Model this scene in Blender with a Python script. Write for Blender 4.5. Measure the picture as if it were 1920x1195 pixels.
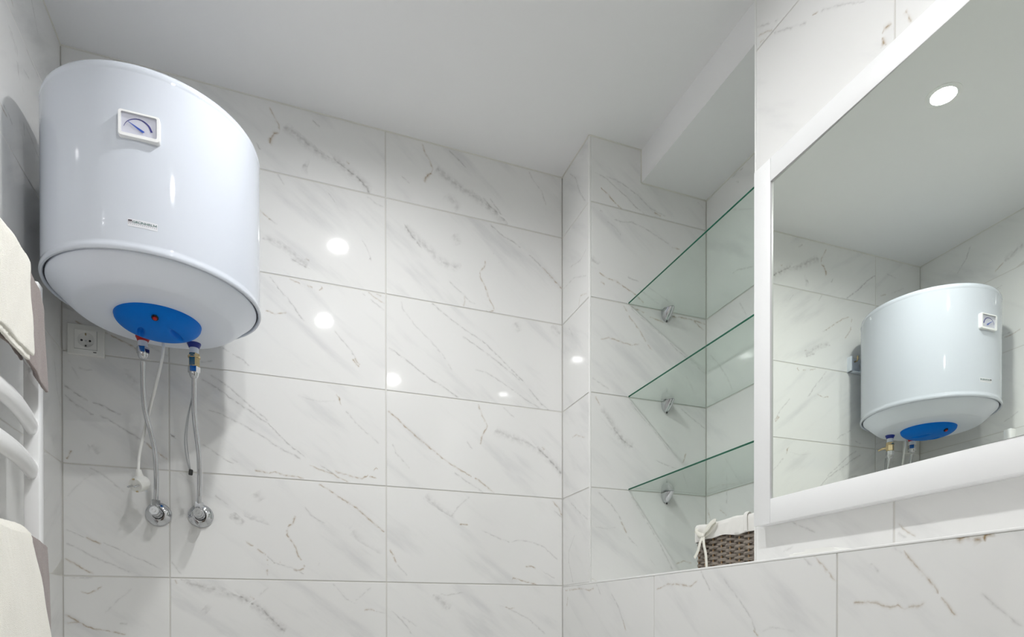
import bpy, bmesh, math, random
from mathutils import Vector, Matrix
S = bpy.context.scene
for o in list(bpy.data.objects): bpy.data.objects.remove(o, do_unlink=True)
PI = math.pi
CZ = 1.0834                       # camera height above the floor
# ---- camera -------------------------------------------------------------
F, CX, Y0 = 1218.295, 997.843, 1173.117
YAW, PITCH, ROLL = 0.36583, -0.00566, 0.00113
CAMX, CAMD = 0.55144, 2.07613
cam = bpy.data.cameras.new('camera'); camo = bpy.data.objects.new('camera', cam)
S.collection.objects.link(camo); S.camera = camo
cam.sensor_fit = 'HORIZONTAL'; cam.sensor_width = 36.0; cam.lens = F/1920*36.0
cam.shift_x = (960-CX)/1920; cam.shift_y = (Y0-597.5)/1920
cam.clip_start = 0.01
def _cammat():
    c, s = math.cos(YAW), math.sin(YAW); cp, sp = math.cos(PITCH), math.sin(PITCH); cr, sr = math.cos(ROLL), math.sin(ROLL)
    rx = Vector((c, -s, 0)); fw = Vector((s, c, 0)); up = Vector((0, 0, 1))
    u1 = cp*up - sp*fw; f1 = sp*up + cp*fw
    r2 = cr*rx - sr*u1; u2 = sr*rx + cr*u1
    m = Matrix.Identity(4)
    for i in range(3):
        m[i][0] = r2[i]; m[i][1] = u2[i]; m[i][2] = -f1[i]
    m[0][3], m[1][3], m[2][3] = CAMX, -CAMD, CZ
    return m
camo.matrix_world = _cammat()
# ---- world, exposure ----------------------------------------------------
w = bpy.data.worlds.new('world'); S.world = w; w.use_nodes = True
w.node_tree.nodes['Background'].inputs[0].default_value = (1, 1, 1, 1)
w.node_tree.nodes['Background'].inputs[1].default_value = 0.02
S.view_settings.view_transform = 'Standard'; S.view_settings.look = 'None'
S.view_settings.gamma = 1.0; S.view_settings.use_curve_mapping = False
S.view_settings.exposure = 0.0
LAMP = 960.0                       # radiance of a downlight's diffuser
LAMP_COL = (.99, .993, .992)
try:
    S.cycles.use_denoising = True; S.cycles.max_bounces = 16; S.cycles.diffuse_bounces = 8; S.cycles.glossy_bounces = 8
    S.cycles.transmission_bounces = 12; S.cycles.transparent_max_bounces = 16; S.cycles.sample_clamp_indirect = 40.0
    S.cycles.caustics_reflective = False; S.cycles.caustics_refractive = False
except Exception: pass
# ---- plan of the room (x right along the back wall, y depth towards the camera, z from camera height) ----
JZ = 0.12464; ROW = 0.302; ZC = 1.5413; ZF = JZ-4*ROW
XC, YK, XN, XS, ZS, XM, YE, XF = 1.4607, 0.2134, 1.9026, 1.6492, 1.4347, 1.5876, 0.8337, 1.5574
YEND = 2.9; XOUT = 2.05; YR = 2.9; XFAR = 2.0
JN = 0.0018                        # half a joint
def R3(x, y, z): return Vector((x, -y, z+CZ))
# ---- materials ----------------------------------------------------------
def mat(name, col, rough=0.4, metal=0.0, spec=0.5, coat=0.0, bump=None, **kw):
    m = bpy.data.materials.new(name); m.use_nodes = True
    b = m.node_tree.nodes['Principled BSDF']
    b.inputs['Base Color'].default_value = (*col, 1); b.inputs['Roughness'].default_value = rough
    b.inputs['Metallic'].default_value = metal; b.inputs['Specular IOR Level'].default_value = spec
    b.inputs['Coat Weight'].default_value = coat; b.inputs['Coat Roughness'].default_value = 0.03
    for k, v in kw.items(): b.inputs[k.replace('_', ' ')].default_value = v
    if bump:
        sc, st, di = bump; N = m.node_tree.nodes; L = m.node_tree.links
        tc = N.new('ShaderNodeTexCoord'); n = N.new('ShaderNodeTexNoise'); n.inputs['Scale'].default_value = sc; n.inputs['Detail'].default_value = 3
        bp = N.new('ShaderNodeBump'); bp.inputs['Strength'].default_value = st; bp.inputs['Distance'].default_value = di
        L.new(tc.outputs['Object'], n.inputs['Vector']); L.new(n.outputs['Fac'], bp.inputs['Height']); L.new(bp.outputs[0], b.inputs['Normal'])
    return m
M = {}
M['paint'] = mat('ceiling_paint', (.85, .85, .855), .7, spec=.25, bump=(180, .06, .001))
M['grout'] = mat('grout', (.64, .63, .60), .8, spec=.2, bump=(300, .2, .0005))
M['caulk'] = mat('caulk', (.70, .69, .64), .55)
M['trim'] = mat('white_trim', (.85, .85, .84), .3)
M['floor'] = mat('floor_tile', (.56, .56, .54), .35)
M['door'] = mat('door_wood', (.10, .07, .05), .4)
M['enamel'] = mat('white_enamel', (.575, .61, .675), .05, spec=.5, coat=0)
M['enamel_low'] = mat('white_base_cover', (.80, .845, .93), .38)
M['gap'] = mat('dark_groove', (.03, .035, .05), .6)
M['blue'] = mat('blue_plastic', (.0, .17, .66), .5, spec=.12)
M['navy'] = mat('navy_plastic', (.005, .02, .22), .4)
M['red'] = mat('red_plastic', (.42, .008, .01), .4)
M['white_pl'] = mat('white_plastic', (.82, .82, .79), .3)
M['ivory_pl'] = mat('ivory_plastic', (.80, .80, .77), .22)
M['pipe_white'] = mat('white_fitting', (.72, .77, .84), .35)
M['chrome'] = mat('chrome', (.62, .63, .65), .06, 1.0)
M['steel'] = mat('brushed_steel', (.70, .71, .72), .2, 1.0)
M['brass'] = mat('brass', (.62, .50, .30), .22, 1.0)
M['black'] = mat('black_rubber', (.02, .02, .02), .5)
M['hole'] = mat('dark_hole', (.008, .008, .008), .7)
M['mirror'] = mat('mirror_silver', (.885, .925, .865), .0, 1.0)
M['frame'] = mat('white_frame', (.82, .825, .83), .28)
M['rad'] = mat('radiator_white', (.86, .865, .87), .22)
M['gface'] = mat('gauge_face', (.74, .75, .86), .5)
M['gblue'] = mat('gauge_blue', (.02, .10, .55), .4)
M['gnavy'] = mat('gauge_navy', (.03, .03, .25), .4)
M['lab'] = mat('label_white', (.66, .67, .71), .3)
M['lgreen'] = mat('label_green', (.02, .10, .085), .5)
M['ldark'] = mat('label_dark', (.05, .03, .04), .5)
M['lgrey'] = mat('label_grey', (.35, .32, .34), .5)
M['linen'] = mat('linen', (.80, .79, .76), .85, spec=.15, bump=(900, .25, .0006))
M['ribbon'] = mat('linen_ribbon', (.78, .77, .70), .8, spec=.15, bump=(900, .25, .0005))
def emis(name, col, s):
    m = bpy.data.materials.new(name); m.use_nodes = True; N = m.node_tree.nodes; L = m.node_tree.links
    N.remove(N['Principled BSDF']); e = N.new('ShaderNodeEmission'); e.inputs[0].default_value = (*col, 1); e.inputs[1].default_value = s
    L.new(e.outputs[0], N['Material Output'].inputs[0]); return m
M['lamp'] = emis('lamp_diffuser', LAMP_COL, LAMP)
def glassmat(name, tint, dens):
    m = bpy.data.materials.new(name); m.use_nodes = True; N = m.node_tree.nodes; L = m.node_tree.links
    N.remove(N['Principled BSDF'])
    lw = N.new('ShaderNodeLayerWeight'); lw.inputs[0].default_value = .5      # Schlick's curve, alike from both sides
    pw = N.new('ShaderNodeMath'); pw.operation = 'POWER'; pw.inputs[1].default_value = 5.0
    fr = N.new('ShaderNodeMath'); fr.operation = 'MULTIPLY_ADD'; fr.inputs[1].default_value = .96; fr.inputs[2].default_value = .04
    L.new(lw.outputs['Facing'], pw.inputs[0]); L.new(pw.outputs[0], fr.inputs[0])
    tr = N.new('ShaderNodeBsdfTransparent'); tr.inputs[0].default_value = (*tint, 1)
    gl = N.new('ShaderNodeBsdfGlossy'); gl.inputs['Roughness'].default_value = 0.0
    mx = N.new('ShaderNodeMixShader'); L.new(fr.outputs[0], mx.inputs[0]); L.new(tr.outputs[0], mx.inputs[1]); L.new(gl.outputs[0], mx.inputs[2])
    L.new(mx.outputs[0], N['Material Output'].inputs[0]); return m
M['glass'] = glassmat('shelf_glass', (.935, .978, .952), 1)
M['lens'] = glassmat('clear_lens', (.99, .99, .99), 1)
M['tube'] = glassmat('clear_tube', (.80, .81, .82), 1)
M['gedge'] = mat('glass_polished_edge', (.01, .16, .095), .12, spec=.6)
def _edge(m):
    N = m.node_tree.nodes; L = m.node_tree.links; b = N['Principled BSDF']
    tr = N.new('ShaderNodeBsdfTransparent'); tr.inputs[0].default_value = (.10, .40, .28, 1)
    mx = N.new('ShaderNodeMixShader'); mx.inputs[0].default_value = .5
    L.new(b.outputs[0], mx.inputs[1]); L.new(tr.outputs[0], mx.inputs[2]); L.new(mx.outputs[0], N['Material Output'].inputs[0])
_edge(M['gedge'])
def terry(name, c1, c2):
    m = mat(name, c1, .95, spec=.1); N = m.node_tree.nodes; L = m.node_tree.links; b = N['Principled BSDF']
    b.inputs['Sheen Weight'].default_value = .35; b.inputs['Sheen Roughness'].default_value = .5
    tc = N.new('ShaderNodeTexCoord'); n = N.new('ShaderNodeTexNoise'); n.inputs['Scale'].default_value = 800; n.inputs['Detail'].default_value = 2
    v = N.new('ShaderNodeTexVoronoi'); v.inputs['Scale'].default_value = 700
    r = N.new('ShaderNodeMixRGB'); r.inputs[1].default_value = (*c2, 1); r.inputs[2].default_value = (*c1, 1)
    mr = N.new('ShaderNodeMapRange'); mr.inputs[1].default_value = .3; mr.inputs[2].default_value = .6
    bp = N.new('ShaderNodeBump'); bp.inputs['Strength'].default_value = .55; bp.inputs['Distance'].default_value = .0011
    ad = N.new('ShaderNodeMath'); ad.operation = 'ADD'
    for q in (n, v): L.new(tc.outputs['Object'], q.inputs['Vector'])
    L.new(n.outputs['Fac'], mr.inputs[0]); L.new(mr.outputs[0], r.inputs[0]); L.new(r.outputs[0], b.inputs['Base Color'])
    L.new(n.outputs['Fac'], ad.inputs[0]); L.new(v.outputs['Distance'], ad.inputs[1]); L.new(ad.outputs[0], bp.inputs['Height']); L.new(bp.outputs[0], b.inputs['Normal'])
    return m
M['cream'] = terry('cream_terry', (.90, .88, .81), (.84, .81, .73))
M['brown'] = terry('taupe_terry', (.31, .25, .235), (.17, .135, .125))
def wicker():
    m = mat('wicker', (.2, .16, .13), .55, spec=.4); N = m.node_tree.nodes; L = m.node_tree.links; b = N['Principled BSDF']
    tc = N.new('ShaderNodeTexCoord'); mp = N.new('ShaderNodeMapping'); mp.inputs['Scale'].default_value = (14, 14, 110)
    n = N.new('ShaderNodeTexNoise'); n.inputs['Scale'].default_value = 3; n.inputs['Detail'].default_value = 4
    cr = N.new('ShaderNodeValToRGB'); e = cr.color_ramp.elements
    e[0].position = .3; e[0].color = (.10, .083, .067, 1); e[1].position = .72; e[1].color = (.36, .31, .26, 1)
    L.new(tc.outputs['Object'], mp.inputs[0]); L.new(mp.outputs[0], n.inputs['Vector']); L.new(n.outputs['Fac'], cr.inputs[0]); L.new(cr.outputs[0], b.inputs['Base Color'])
    return m
M['wicker'] = wicker()
M['stake'] = mat('wicker_stake', (.40, .27, .15), .6)
# ---- glazed marble-look tiles: the printed veins, tile by tile ----------
# polylines on the wall plane: (distance along the wall, height from camera level) in metres
VEINS = {
 'back_0_3':[
  ('b',0.55,[(.0394,.0809),(.06,.0792),(.0773,.0876),(.0913,.1001)]),
  ('g',0.4,[(.0124,.1187),(.043,.1194),(.0705,.122)]),
  ('b',0.7,[(.0036,.0223),(.0289,.0062),(.0493,-0.008),(.07,-0.0182),(.0943,-0.0224),(.1223,-0.0287),(.1472,-0.0351)]),
  ('b',0.55,[(.0052,-0.0018),(.0357,.0002)]),
  ('g',0.4,[(.1295,-0.0041),(.1509,-0.0054)]),
  ('g',0.25,[(.162,.0931),(.1262,.0596),(.0945,.0225)]),
 ],
 'back_0_4':[
  ('g',0.35,[(.0598,.4214),(.0995,.3983),(.124,.3756),(.1452,.3566)]),
  ('g',0.2,[(.0752,.4106),(.0442,.3798),(.01,.3371)]),
  ('b',0.7,[(.0521,.2308),(.0692,.2215),(.09,.2134)]),
  ('g',0.45,[(.0046,.2527),(.0299,.2399),(.0521,.2288)]),
  ('g',0.45,[(.09,.2183),(.1304,.1995),(.1624,.18),(.1948,.1686),(.2332,.1468)]),
  ('g',0.4,[(.0061,.2127),(.0331,.2018),(.0639,.1807),(.1055,.1617),(.1443,.1423),(.1586,.1365)]),
  ('b',0.7,[(.0032,.1713),(.0262,.1592),(.05,.1418),(.0723,.1302)]),
 ],
 'back_0_5':[
  ('g',0.65,[(.0016,.6391),(.0245,.6219),(.0512,.605),(.0659,.5967),(.0932,.5912),(.1132,.5804),(.1385,.5701)]),
  ('g',0.55,[(.0039,.6122),(.0292,.5894),(.0486,.5773),(.0683,.5651),(.0881,.5615),(.1031,.5573),(.1232,.5434),(.1434,.5323),(.169,.5172),(.1948,.499),(.2078,.4913)]),
  ('b',0.65,[(.1948,.499),(.2208,.4776),(.2366,.467),(.2511,.4548)]),
  ('b',0.75,[(.0225,.4636),(.0164,.4529),(.0103,.4366)]),
  ('g',0.5,[(.0434,.4973),(.0544,.4882),(.0642,.4704)]),
  ('w',0.35,[(.0642,.4805),(.0852,.4563)]),
  ('g',0.3,[(.0127,.7079),(.0271,.6812),(.0392,.654)]),
  ('g',0.45,[(.0369,.6883),(.0565,.6823),(.0713,.6858)]),
  ('w',0.3,[(.139,.7084),(.1593,.6787),(.1798,.6607)]),
 ],
 'back_0_8':[
  ('g',0.45,[(.1942,1.4778),(.1352,1.4678)]),
  ('b',0.5,[(.2299,1.3785),(.194,1.3893)]),
  ('g',0.4,[(.0937,1.4338),(.1669,1.3973)]),
 ],
 'back_1_3':[
  ('w',0.5,[(.2763,.1207),(.3261,.1037),(.399,.0847),(.4512,.0649),(.4815,.0424),(.5199,.0072),(.5587,-0.0306)]),
  ('g',0.45,[(.4325,.077),(.4626,.0547),(.4892,.0425),(.5237,.0052),(.5548,-0.0305)]),
  ('b',0.5,[(.4588,.0753),(.474,.0651)]),
  ('g',0.25,[(.4816,.0735),(.5124,.103)]),
  ('w',0.4,[(.3367,.0415),(.3511,.0294)]),
  ('b',0.5,[(.2657,.1204),(.2709,.1066)]),
  ('g',0.3,[(.692,.1191),(.7334,.0701),(.7882,.0379)]),
  ('b',0.65,[(.7861,.0357),(.8011,.0402),(.8204,.0359)]),
  ('g',0.25,[(.7586,.0639),(.8098,.1083)]),
  ('g',0.3,[(.8204,.0337),(.8529,.025)]),
 ],
 'back_1_4':[
  ('b',0.7,[(.6519,.4191),(.6846,.4023),(.7175,.3809),(.7636,.3535),(.8018,.3208),(.8557,.2774)]),
  ('b',0.75,[(.5875,.3195),(.5795,.2959),(.5629,.2837)]),
  ('b',0.65,[(.5629,.2837),(.5636,.2593),(.5872,.2225),(.5931,.2016),(.6109,.1726),(.6129,.1642)]),
  ('b',0.7,[(.6129,.162),(.5989,.1553),(.579,.1569)]),
  ('b',0.6,[(.4462,.2374),(.4745,.2201),(.507,.1965)]),
  ('g',0.45,[(.507,.1965),(.5282,.1763),(.5751,.161),(.6068,.1471),(.6511,.1311)]),
  ('b',0.7,[(.5243,.1762),(.5457,.1769)]),
  ('b',0.5,[(.5088,.1882),(.5088,.1612),(.5067,.132)]),
  ('w',0.45,[(.3414,.3517),(.3741,.3356),(.4109,.3094),(.4482,.291)]),
  ('w',0.35,[(.4184,.3179),(.4748,.3006),(.5518,.2714)]),
  ('g',0.4,[(.3669,.3675),(.4073,.3356)]),
  ('w',0.35,[(.475,.3832),(.494,.3555)]),
  ('g',0.35,[(.6114,.3505),(.6314,.322),(.672,.2986)]),
  ('g',0.3,[(.2554,.1737),(.2834,.1328)]),
  ('g',0.35,[(.2774,.4249),(.3021,.399),(.3271,.3728)]),
  ('g',0.2,[(.6964,.2268),(.6635,.1913),(.6431,.1608)]),
  ('w',0.25,[(.7466,.2982),(.776,.2474),(.8403,.2148)]),
 ],
 'back_1_5':[
  ('g',0.6,[(.3309,.6966),(.3549,.6864),(.3851,.6685),(.4095,.6513),(.4373,.6327),(.4654,.6172),(.4937,.5964),(.516,.5851),(.5417,.5567),(.5676,.5315),(.597,.5098),(.6302,.49),(.6637,.4717),(.6977,.4531)]),
  ('g',0.5,[(.355,.7115),(.3852,.6954),(.4158,.6741),(.4498,.6443),(.4686,.6295),(.4969,.6071),(.5128,.5934)]),
  ('b',0.6,[(.6268,.4739),(.6637,.461),(.6977,.4514),(.7148,.442),(.7425,.4298)]),
  ('b',0.75,[(.6977,.4621),(.7218,.4551),(.753,.4486),(.7811,.4454),(.7988,.4558),(.8273,.4508)]),
  ('b',0.75,[(.8149,.4716),(.8238,.4833),(.8544,.4712)]),
  ('g',0.5,[(.3486,.6088),(.3818,.6026),(.4186,.5865),(.4433,.5756),(.4652,.5626),(.4999,.5456),(.5319,.5246),(.5577,.5097),(.5838,.5016),(.6036,.4894)]),
  ('b',0.45,[(.7052,.6999),(.7172,.68)]),
  ('b',0.6,[(.7121,.6919),(.7189,.6713),(.7327,.6514)]),
  ('g',0.35,[(.7327,.6514),(.7674,.6121),(.8027,.5832),(.8348,.5573)]),
  ('g',0.22,[(.5943,.6809),(.6307,.6713),(.6643,.6701),(.7052,.6785)]),
  ('g',0.6,[(.2541,.5304),(.2687,.5228)]),
  ('g',0.55,[(.2568,.5277),(.2888,.5079)]),
  ('g',0.5,[(.3333,.5122),(.3572,.4961),(.3844,.4785),(.4212,.4564)]),
  ('g',0.5,[(.3361,.4825),(.3692,.4704),(.3966,.461)]),
  ('g',0.35,[(.4089,.4773),(.4305,.464)]),
  ('b',0.65,[(.4742,.4455),(.4964,.4439),(.5123,.44),(.5284,.4454),(.5575,.436),(.5837,.437),(.6134,.4306)]),
 ],
 'back_1_6':[
  ('g',0.5,[(.5168,1.0238),(.5398,.9919),(.5657,.9671),(.5852,.9427),(.5983,.9223),(.6181,.901)]),
  ('b',0.65,[(.5707,1.0264),(.5854,1.0211),(.6019,1.0172),(.6184,1.0122),(.6384,1.0116),(.6585,1.0047)]),
  ('b',0.65,[(.6551,1.0041),(.6653,1.0148),(.6619,1.0212)]),
  ('b',0.6,[(.5043,.9185),(.5171,.919),(.5299,.9136),(.546,.918),(.5655,.9227)]),
  ('g',0.4,[(.6989,.8911),(.7229,.8663),(.7506,.8365),(.7645,.8115)]),
  ('b',0.65,[(.754,.8136),(.7644,.7989),(.7749,.7877)]),
  ('b',0.5,[(.761,.8164),(.7679,.8048),(.7767,.7952)]),
  ('g',0.35,[(.7749,.7841),(.796,.7581),(.8102,.7382)]),
  ('b',0.45,[(.8002,1.0267),(.8251,1.0112),(.8531,.9978)]),
  ('g',0.4,[(.7826,1.0199),(.818,.999),(.8531,.9777)]),
  ('b',0.35,[(.8252,1.0275),(.8431,1.0198)]),
  ('g',0.45,[(.3886,.7931),(.4131,.7799),(.444,.7657),(.4627,.7479)]),
  ('g',0.4,[(.3296,.7461),(.3431,.744),(.3581,.7484),(.3657,.7529)]),
 ],
 'back_1_7':[
  ('g',0.45,[(.5758,1.0871),(.6086,1.0726),(.6319,1.0649),(.6654,1.0413)]),
  ('b',0.35,[(.6153,1.0967),(.6286,1.0888)]),
  ('g',0.45,[(.8069,1.1329),(.8119,1.1249)]),
  ('g',0.4,[(.7974,1.323),(.828,1.3072),(.8506,1.3019)]),
  ('g',0.4,[(.6821,1.3084),(.7016,1.2865),(.7153,1.2631)]),
  ('g',0.45,[(.7528,1.216),(.7668,1.2005),(.793,1.1708),(.8112,1.1288)]),
  ('g',0.45,[(.5137,1.1921),(.5394,1.18)]),
  ('w',0.4,[(.4952,1.1312),(.5355,1.1258),(.5689,1.1128),(.597,1.0885),(.6255,1.074)]),
  ('g',0.45,[(.616,1.0963),(.6293,1.0868)]),
  ('g',0.35,[(.5399,1.3324),(.5583,1.2992)]),
  ('b',0.55,[(.5227,1.1868),(.4768,1.22),(.4303,1.2502),(.3961,1.2622)]),
  ('b',0.5,[(.3832,1.2576),(.3917,1.2064),(.4216,1.1688)]),
  ('g',0.5,[(.4258,1.1615),(.4215,1.129),(.4044,1.1049)]),
 ],
 'back_1_8':[
  ('b',0.6,[(.5184,1.52),(.533,1.4926),(.544,1.4739),(.5458,1.4546)]),
  ('b',0.8,[(.5469,1.4549),(.5292,1.4462),(.5218,1.4304),(.518,1.4078)]),
  ('g',0.5,[(.6363,1.517),(.6613,1.4996)]),
  ('w',0.5,[(.5551,1.4729),(.5925,1.4611),(.6304,1.437),(.6688,1.4187),(.7078,1.4103),(.7394,1.3916),(.7713,1.3747),(.8076,1.3316)]),
  ('g',0.55,[(.7,1.4144),(.7275,1.3968),(.7513,1.3863),(.7713,1.3747),(.7934,1.3552),(.8076,1.3337)]),
  ('b',0.45,[(.7355,1.4172),(.7474,1.41)]),
  ('g',0.45,[(.4798,1.4115),(.4942,1.3879)]),
  ('w',0.4,[(.615,1.3809),(.6264,1.3757)]),
  ('w',0.3,[(.5624,1.4034),(.5998,1.3851),(.6301,1.3525)]),
  ('g',0.65,[(.2569,1.4598),(.301,1.4284),(.3532,1.3791),(.4134,1.3357)]),
 ],
 'back_2_3':[
  ('g',0.35,[(1.0266,.0906),(1.0499,.0864),(1.109,.0976),(1.1572,.0808),(1.1876,.0724)]),
  ('g',0.4,[(1.1876,.0724),(1.2527,.0493),(1.2936,.0287),(1.3319,.0108),(1.3968,-0.0439)]),
  ('b',0.6,[(1.2495,.0493),(1.2684,.0435),(1.2841,.0466)]),
  ('g',0.45,[(.8616,.0449),(.8902,.0189),(.918,-0.012),(.9348,-0.0402)]),
  ('g',0.3,[(.9013,.0189),(.9518,-0.0149)]),
  ('w',0.4,[(1.0034,.0903),(1.0615,.0422)]),
 ],
 'back_2_4':[
  ('w',0.35,[(.9754,.407),(1.0271,.3649),(1.0739,.3361)]),
  ('g',0.35,[(1.0739,.3361),(1.1214,.3184),(1.188,.2955),(1.2687,.2666)]),
  ('g',0.4,[(1.2687,.2666),(1.294,.2766),(1.3451,.2728),(1.3906,.2566),(1.4433,.2128)]),
  ('b',0.7,[(1.0904,.3191),(1.1035,.3221),(1.1226,.3184)]),
  ('g',0.3,[(1.065,.3442),(1.0858,.3742),(1.1276,.4145)]),
  ('g',0.4,[(1.1941,.2576),(1.2373,.2327),(1.2875,.2137),(1.3257,.191)]),
  ('b',0.65,[(1.3225,.1879),(1.345,.1885),(1.3612,.183)]),
  ('g',0.35,[(1.3612,.183),(1.397,.1658),(1.4333,.1484)]),
  ('b',0.55,[(1.4204,.4192),(1.4469,.3934),(1.4622,.3607)]),
  ('g',0.4,[(1.4269,.3861),(1.4602,.3605)]),
  ('b',0.6,[(.8642,.2317),(.8769,.211),(.8878,.1835)]),
  ('g',0.35,[(.8878,.1835),(.9128,.1563),(.9408,.1288)]),
  ('b',0.7,[(1.2716,.1358),(1.278,.1478),(1.3001,.1436),(1.3321,.1341),(1.3676,.1257)]),
 ],
 'back_2_5':[
  ('b',0.65,[(.8598,.6662),(.8944,.6401),(.9183,.6186),(.9588,.5863),(1.0044,.5539),(1.0507,.521),(1.1038,.4938),(1.1578,.4691),(1.2128,.4291)]),
  ('g',0.45,[(1.0741,.4885),(1.1157,.4629),(1.176,.4278)]),
  ('b',0.7,[(1.1898,.6532),(1.1702,.619),(1.1629,.5862)]),
  ('b',0.5,[(1.1558,.723),(1.1703,.6832),(1.1898,.6503)]),
  ('g',0.35,[(.8749,.5641),(.8859,.5345),(.9303,.4881)]),
  ('w',0.4,[(1.2131,.641),(1.2881,.619),(1.352,.6013),(1.4106,.5614),(1.4603,.5107)]),
  ('b',0.45,[(1.3812,.6011),(1.3942,.5902)]),
  ('g',0.45,[(1.3649,.5965),(1.4106,.5614),(1.457,.5135)]),
  ('g',0.35,[(1.1159,.5961),(1.1368,.5692)]),
  ('g',0.35,[(1.243,.7221),(1.263,.7055),(1.285,.6901)]),
 ],
 'back_2_6':[
  ('g',0.3,[(.903,1.0182),(.9095,.9908),(.9536,.9408),(.9961,.9074),(1.0415,.8605),(1.0691,.8192)]),
  ('g',0.55,[(1.0009,1.0287),(1.0327,1.0051),(1.0694,.9842),(1.102,.9646),(1.1444,.9439),(1.1826,.9246),(1.2164,.8973),(1.2507,.8697),(1.3102,.8217),(1.3455,.7861),(1.3761,.7519),(1.4121,.7275)]),
  ('g',0.5,[(1.102,.9373),(1.1396,.9181),(1.1826,.8946),(1.2359,.863),(1.2679,.8418),(1.3052,.8187)]),
  ('g',0.6,[(.8601,.8691),(.8982,.8441),(.9289,.8265),(.9555,.8081),(.9958,.7824),(1.0413,.7615),(1.0922,.7325)]),
  ('g',0.4,[(1.1442,.8341),(1.1873,.8285),(1.2212,.8122),(1.2653,.7901),(1.3152,.7611),(1.3812,.7311)]),
  ('w',0.3,[(1.2855,1.0127),(1.3054,.9831)]),
  ('w',0.3,[(1.4176,1.0224),(1.4542,.997)]),
 ],
 'back_2_7':[
  ('g',0.55,[(.8552,1.339),(.8689,1.3204),(.8905,1.2904),(.9167,1.2567),(.9431,1.2249),(.9697,1.195)]),
  ('w',0.4,[(.9167,1.2567),(.952,1.2267),(.9877,1.2031),(1.033,1.1697),(1.1024,1.1653)]),
  ('g',0.5,[(1.1953,1.3261),(1.2171,1.31),(1.2464,1.2931),(1.2809,1.2817),(1.3259,1.2581),(1.3843,1.219)]),
  ('b',0.7,[(1.3843,1.219),(1.4126,1.1959),(1.4596,1.1552)]),
  ('b',0.6,[(1.1831,1.2007),(1.1782,1.1768),(1.1614,1.1598)]),
  ('b',0.55,[(1.1629,1.1601),(1.1638,1.1419),(1.1829,1.111),(1.1925,1.0782),(1.2094,1.0511),(1.2118,1.0377)]),
  ('b',0.6,[(1.2118,1.0386),(1.1973,1.0329),(1.1828,1.0318)]),
  ('g',0.3,[(1.2072,1.2318),(1.2315,1.1996)]),
  ('w',0.3,[(1.0746,1.266),(1.0931,1.2314)]),
  ('g',0.45,[(1.0535,1.1121),(1.0836,1.0906),(1.1092,1.0726),(1.1304,1.0535),(1.1493,1.05)]),
  ('b',0.35,[(1.1092,1.0726),(1.1115,1.0525),(1.1068,1.0335)]),
 ],
 'back_2_8':[
  ('b',0.5,[(.9713,1.5334),(.9816,1.5037),(.9973,1.4811),(1.0045,1.4628),(1.0017,1.4421)]),
  ('b',0.8,[(1.004,1.4449),(.9918,1.4383),(.9828,1.4264),(.9791,1.4086)]),
  ('b',0.5,[(.9639,1.3944),(.9684,1.3945)]),
  ('b',0.5,[(.9791,1.3971),(.9823,1.3978)]),
  ('g',0.5,[(1.0566,1.5333),(1.0774,1.5192),(1.103,1.5031),(1.1217,1.4874)]),
  ('w',0.5,[(1.0154,1.4655),(1.0519,1.4454),(1.0982,1.4227),(1.131,1.41),(1.169,1.3937),(1.2026,1.3738),(1.2612,1.3358)]),
  ('g',0.55,[(1.1738,1.4063),(1.1978,1.3842),(1.2269,1.3677)]),
  ('g',0.5,[(1.1954,1.4113),(1.2123,1.3921),(1.2269,1.3769),(1.2612,1.3358)]),
  ('g',0.45,[(1.3363,1.5333),(1.354,1.5023),(1.382,1.4782),(1.4,1.4325)]),
  ('g',0.4,[(.9039,1.4138),(.9346,1.3927),(.9545,1.3753)]),
  ('w',0.35,[(1.0426,1.3826),(1.0748,1.372),(1.0887,1.3413)]),
 ],
 'front_0_4':[
  ('g',0.45,[(1.4868,.4171),(1.5373,.3782),(1.5758,.3293)]),
  ('b',0.65,[(1.5725,.3262),(1.5952,.2845)]),
  ('g',0.35,[(1.5952,.2788),(1.6543,.2295),(1.701,.1846)]),
  ('g',0.45,[(1.6115,.4087),(1.6609,.3397),(1.7146,.2668),(1.7692,.1719)]),
  ('b',0.5,[(1.7795,.1928),(1.8108,.2027),(1.8459,.1978)]),
  ('g',0.22,[(1.4805,.3016),(1.5246,.2982),(1.5693,.309)]),
  ('b',0.45,[(1.4679,.1384),(1.4866,.1248)]),
 ],
 'front_0_5':[
  ('b',0.5,[(1.4801,.7194),(1.4981,.6896)]),
  ('w',0.5,[(1.4981,.6811),(1.5413,.6345),(1.5705,.5988),(1.6148,.5684)]),
  ('g',0.4,[(1.6074,.7155),(1.6448,.6763),(1.6953,.6334),(1.7572,.5685)]),
  ('g',0.4,[(1.7991,.7161),(1.8416,.6894),(1.9037,.6552)]),
  ('g',0.45,[(1.5438,.6224),(1.5759,.5915),(1.6345,.5571),(1.7146,.5295),(1.7829,.5118)]),
  ('g',0.4,[(1.7968,.5307),(1.8388,.4271)]),
  ('b',0.6,[(1.8212,.5685),(1.8107,.5379),(1.8038,.5313)]),
 ],
 'front_0_6':[
  ('b',0.55,[(1.4982,.9007),(1.527,.9115),(1.5609,.9073),(1.5902,.9019),(1.6149,.9),(1.6423,.9085)]),
  ('b',0.5,[(1.5829,1.0239),(1.61,.9852),(1.6448,.9495),(1.67,.914),(1.6903,.8928)]),
  ('b',0.6,[(1.6051,1.0256),(1.6449,1.0172),(1.6852,1.002),(1.7364,.9928)]),
  ('b',0.65,[(1.7623,1.0171),(1.799,1.0209),(1.8415,1.0212),(1.9008,1.0128)]),
  ('b',0.5,[(1.8522,1.0185),(1.9036,.9836)]),
  ('g',0.4,[(1.61,1.0199),(1.6649,.9855),(1.7261,.9513),(1.778,.9147),(1.8202,.8895),(1.9036,.8423)]),
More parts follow.
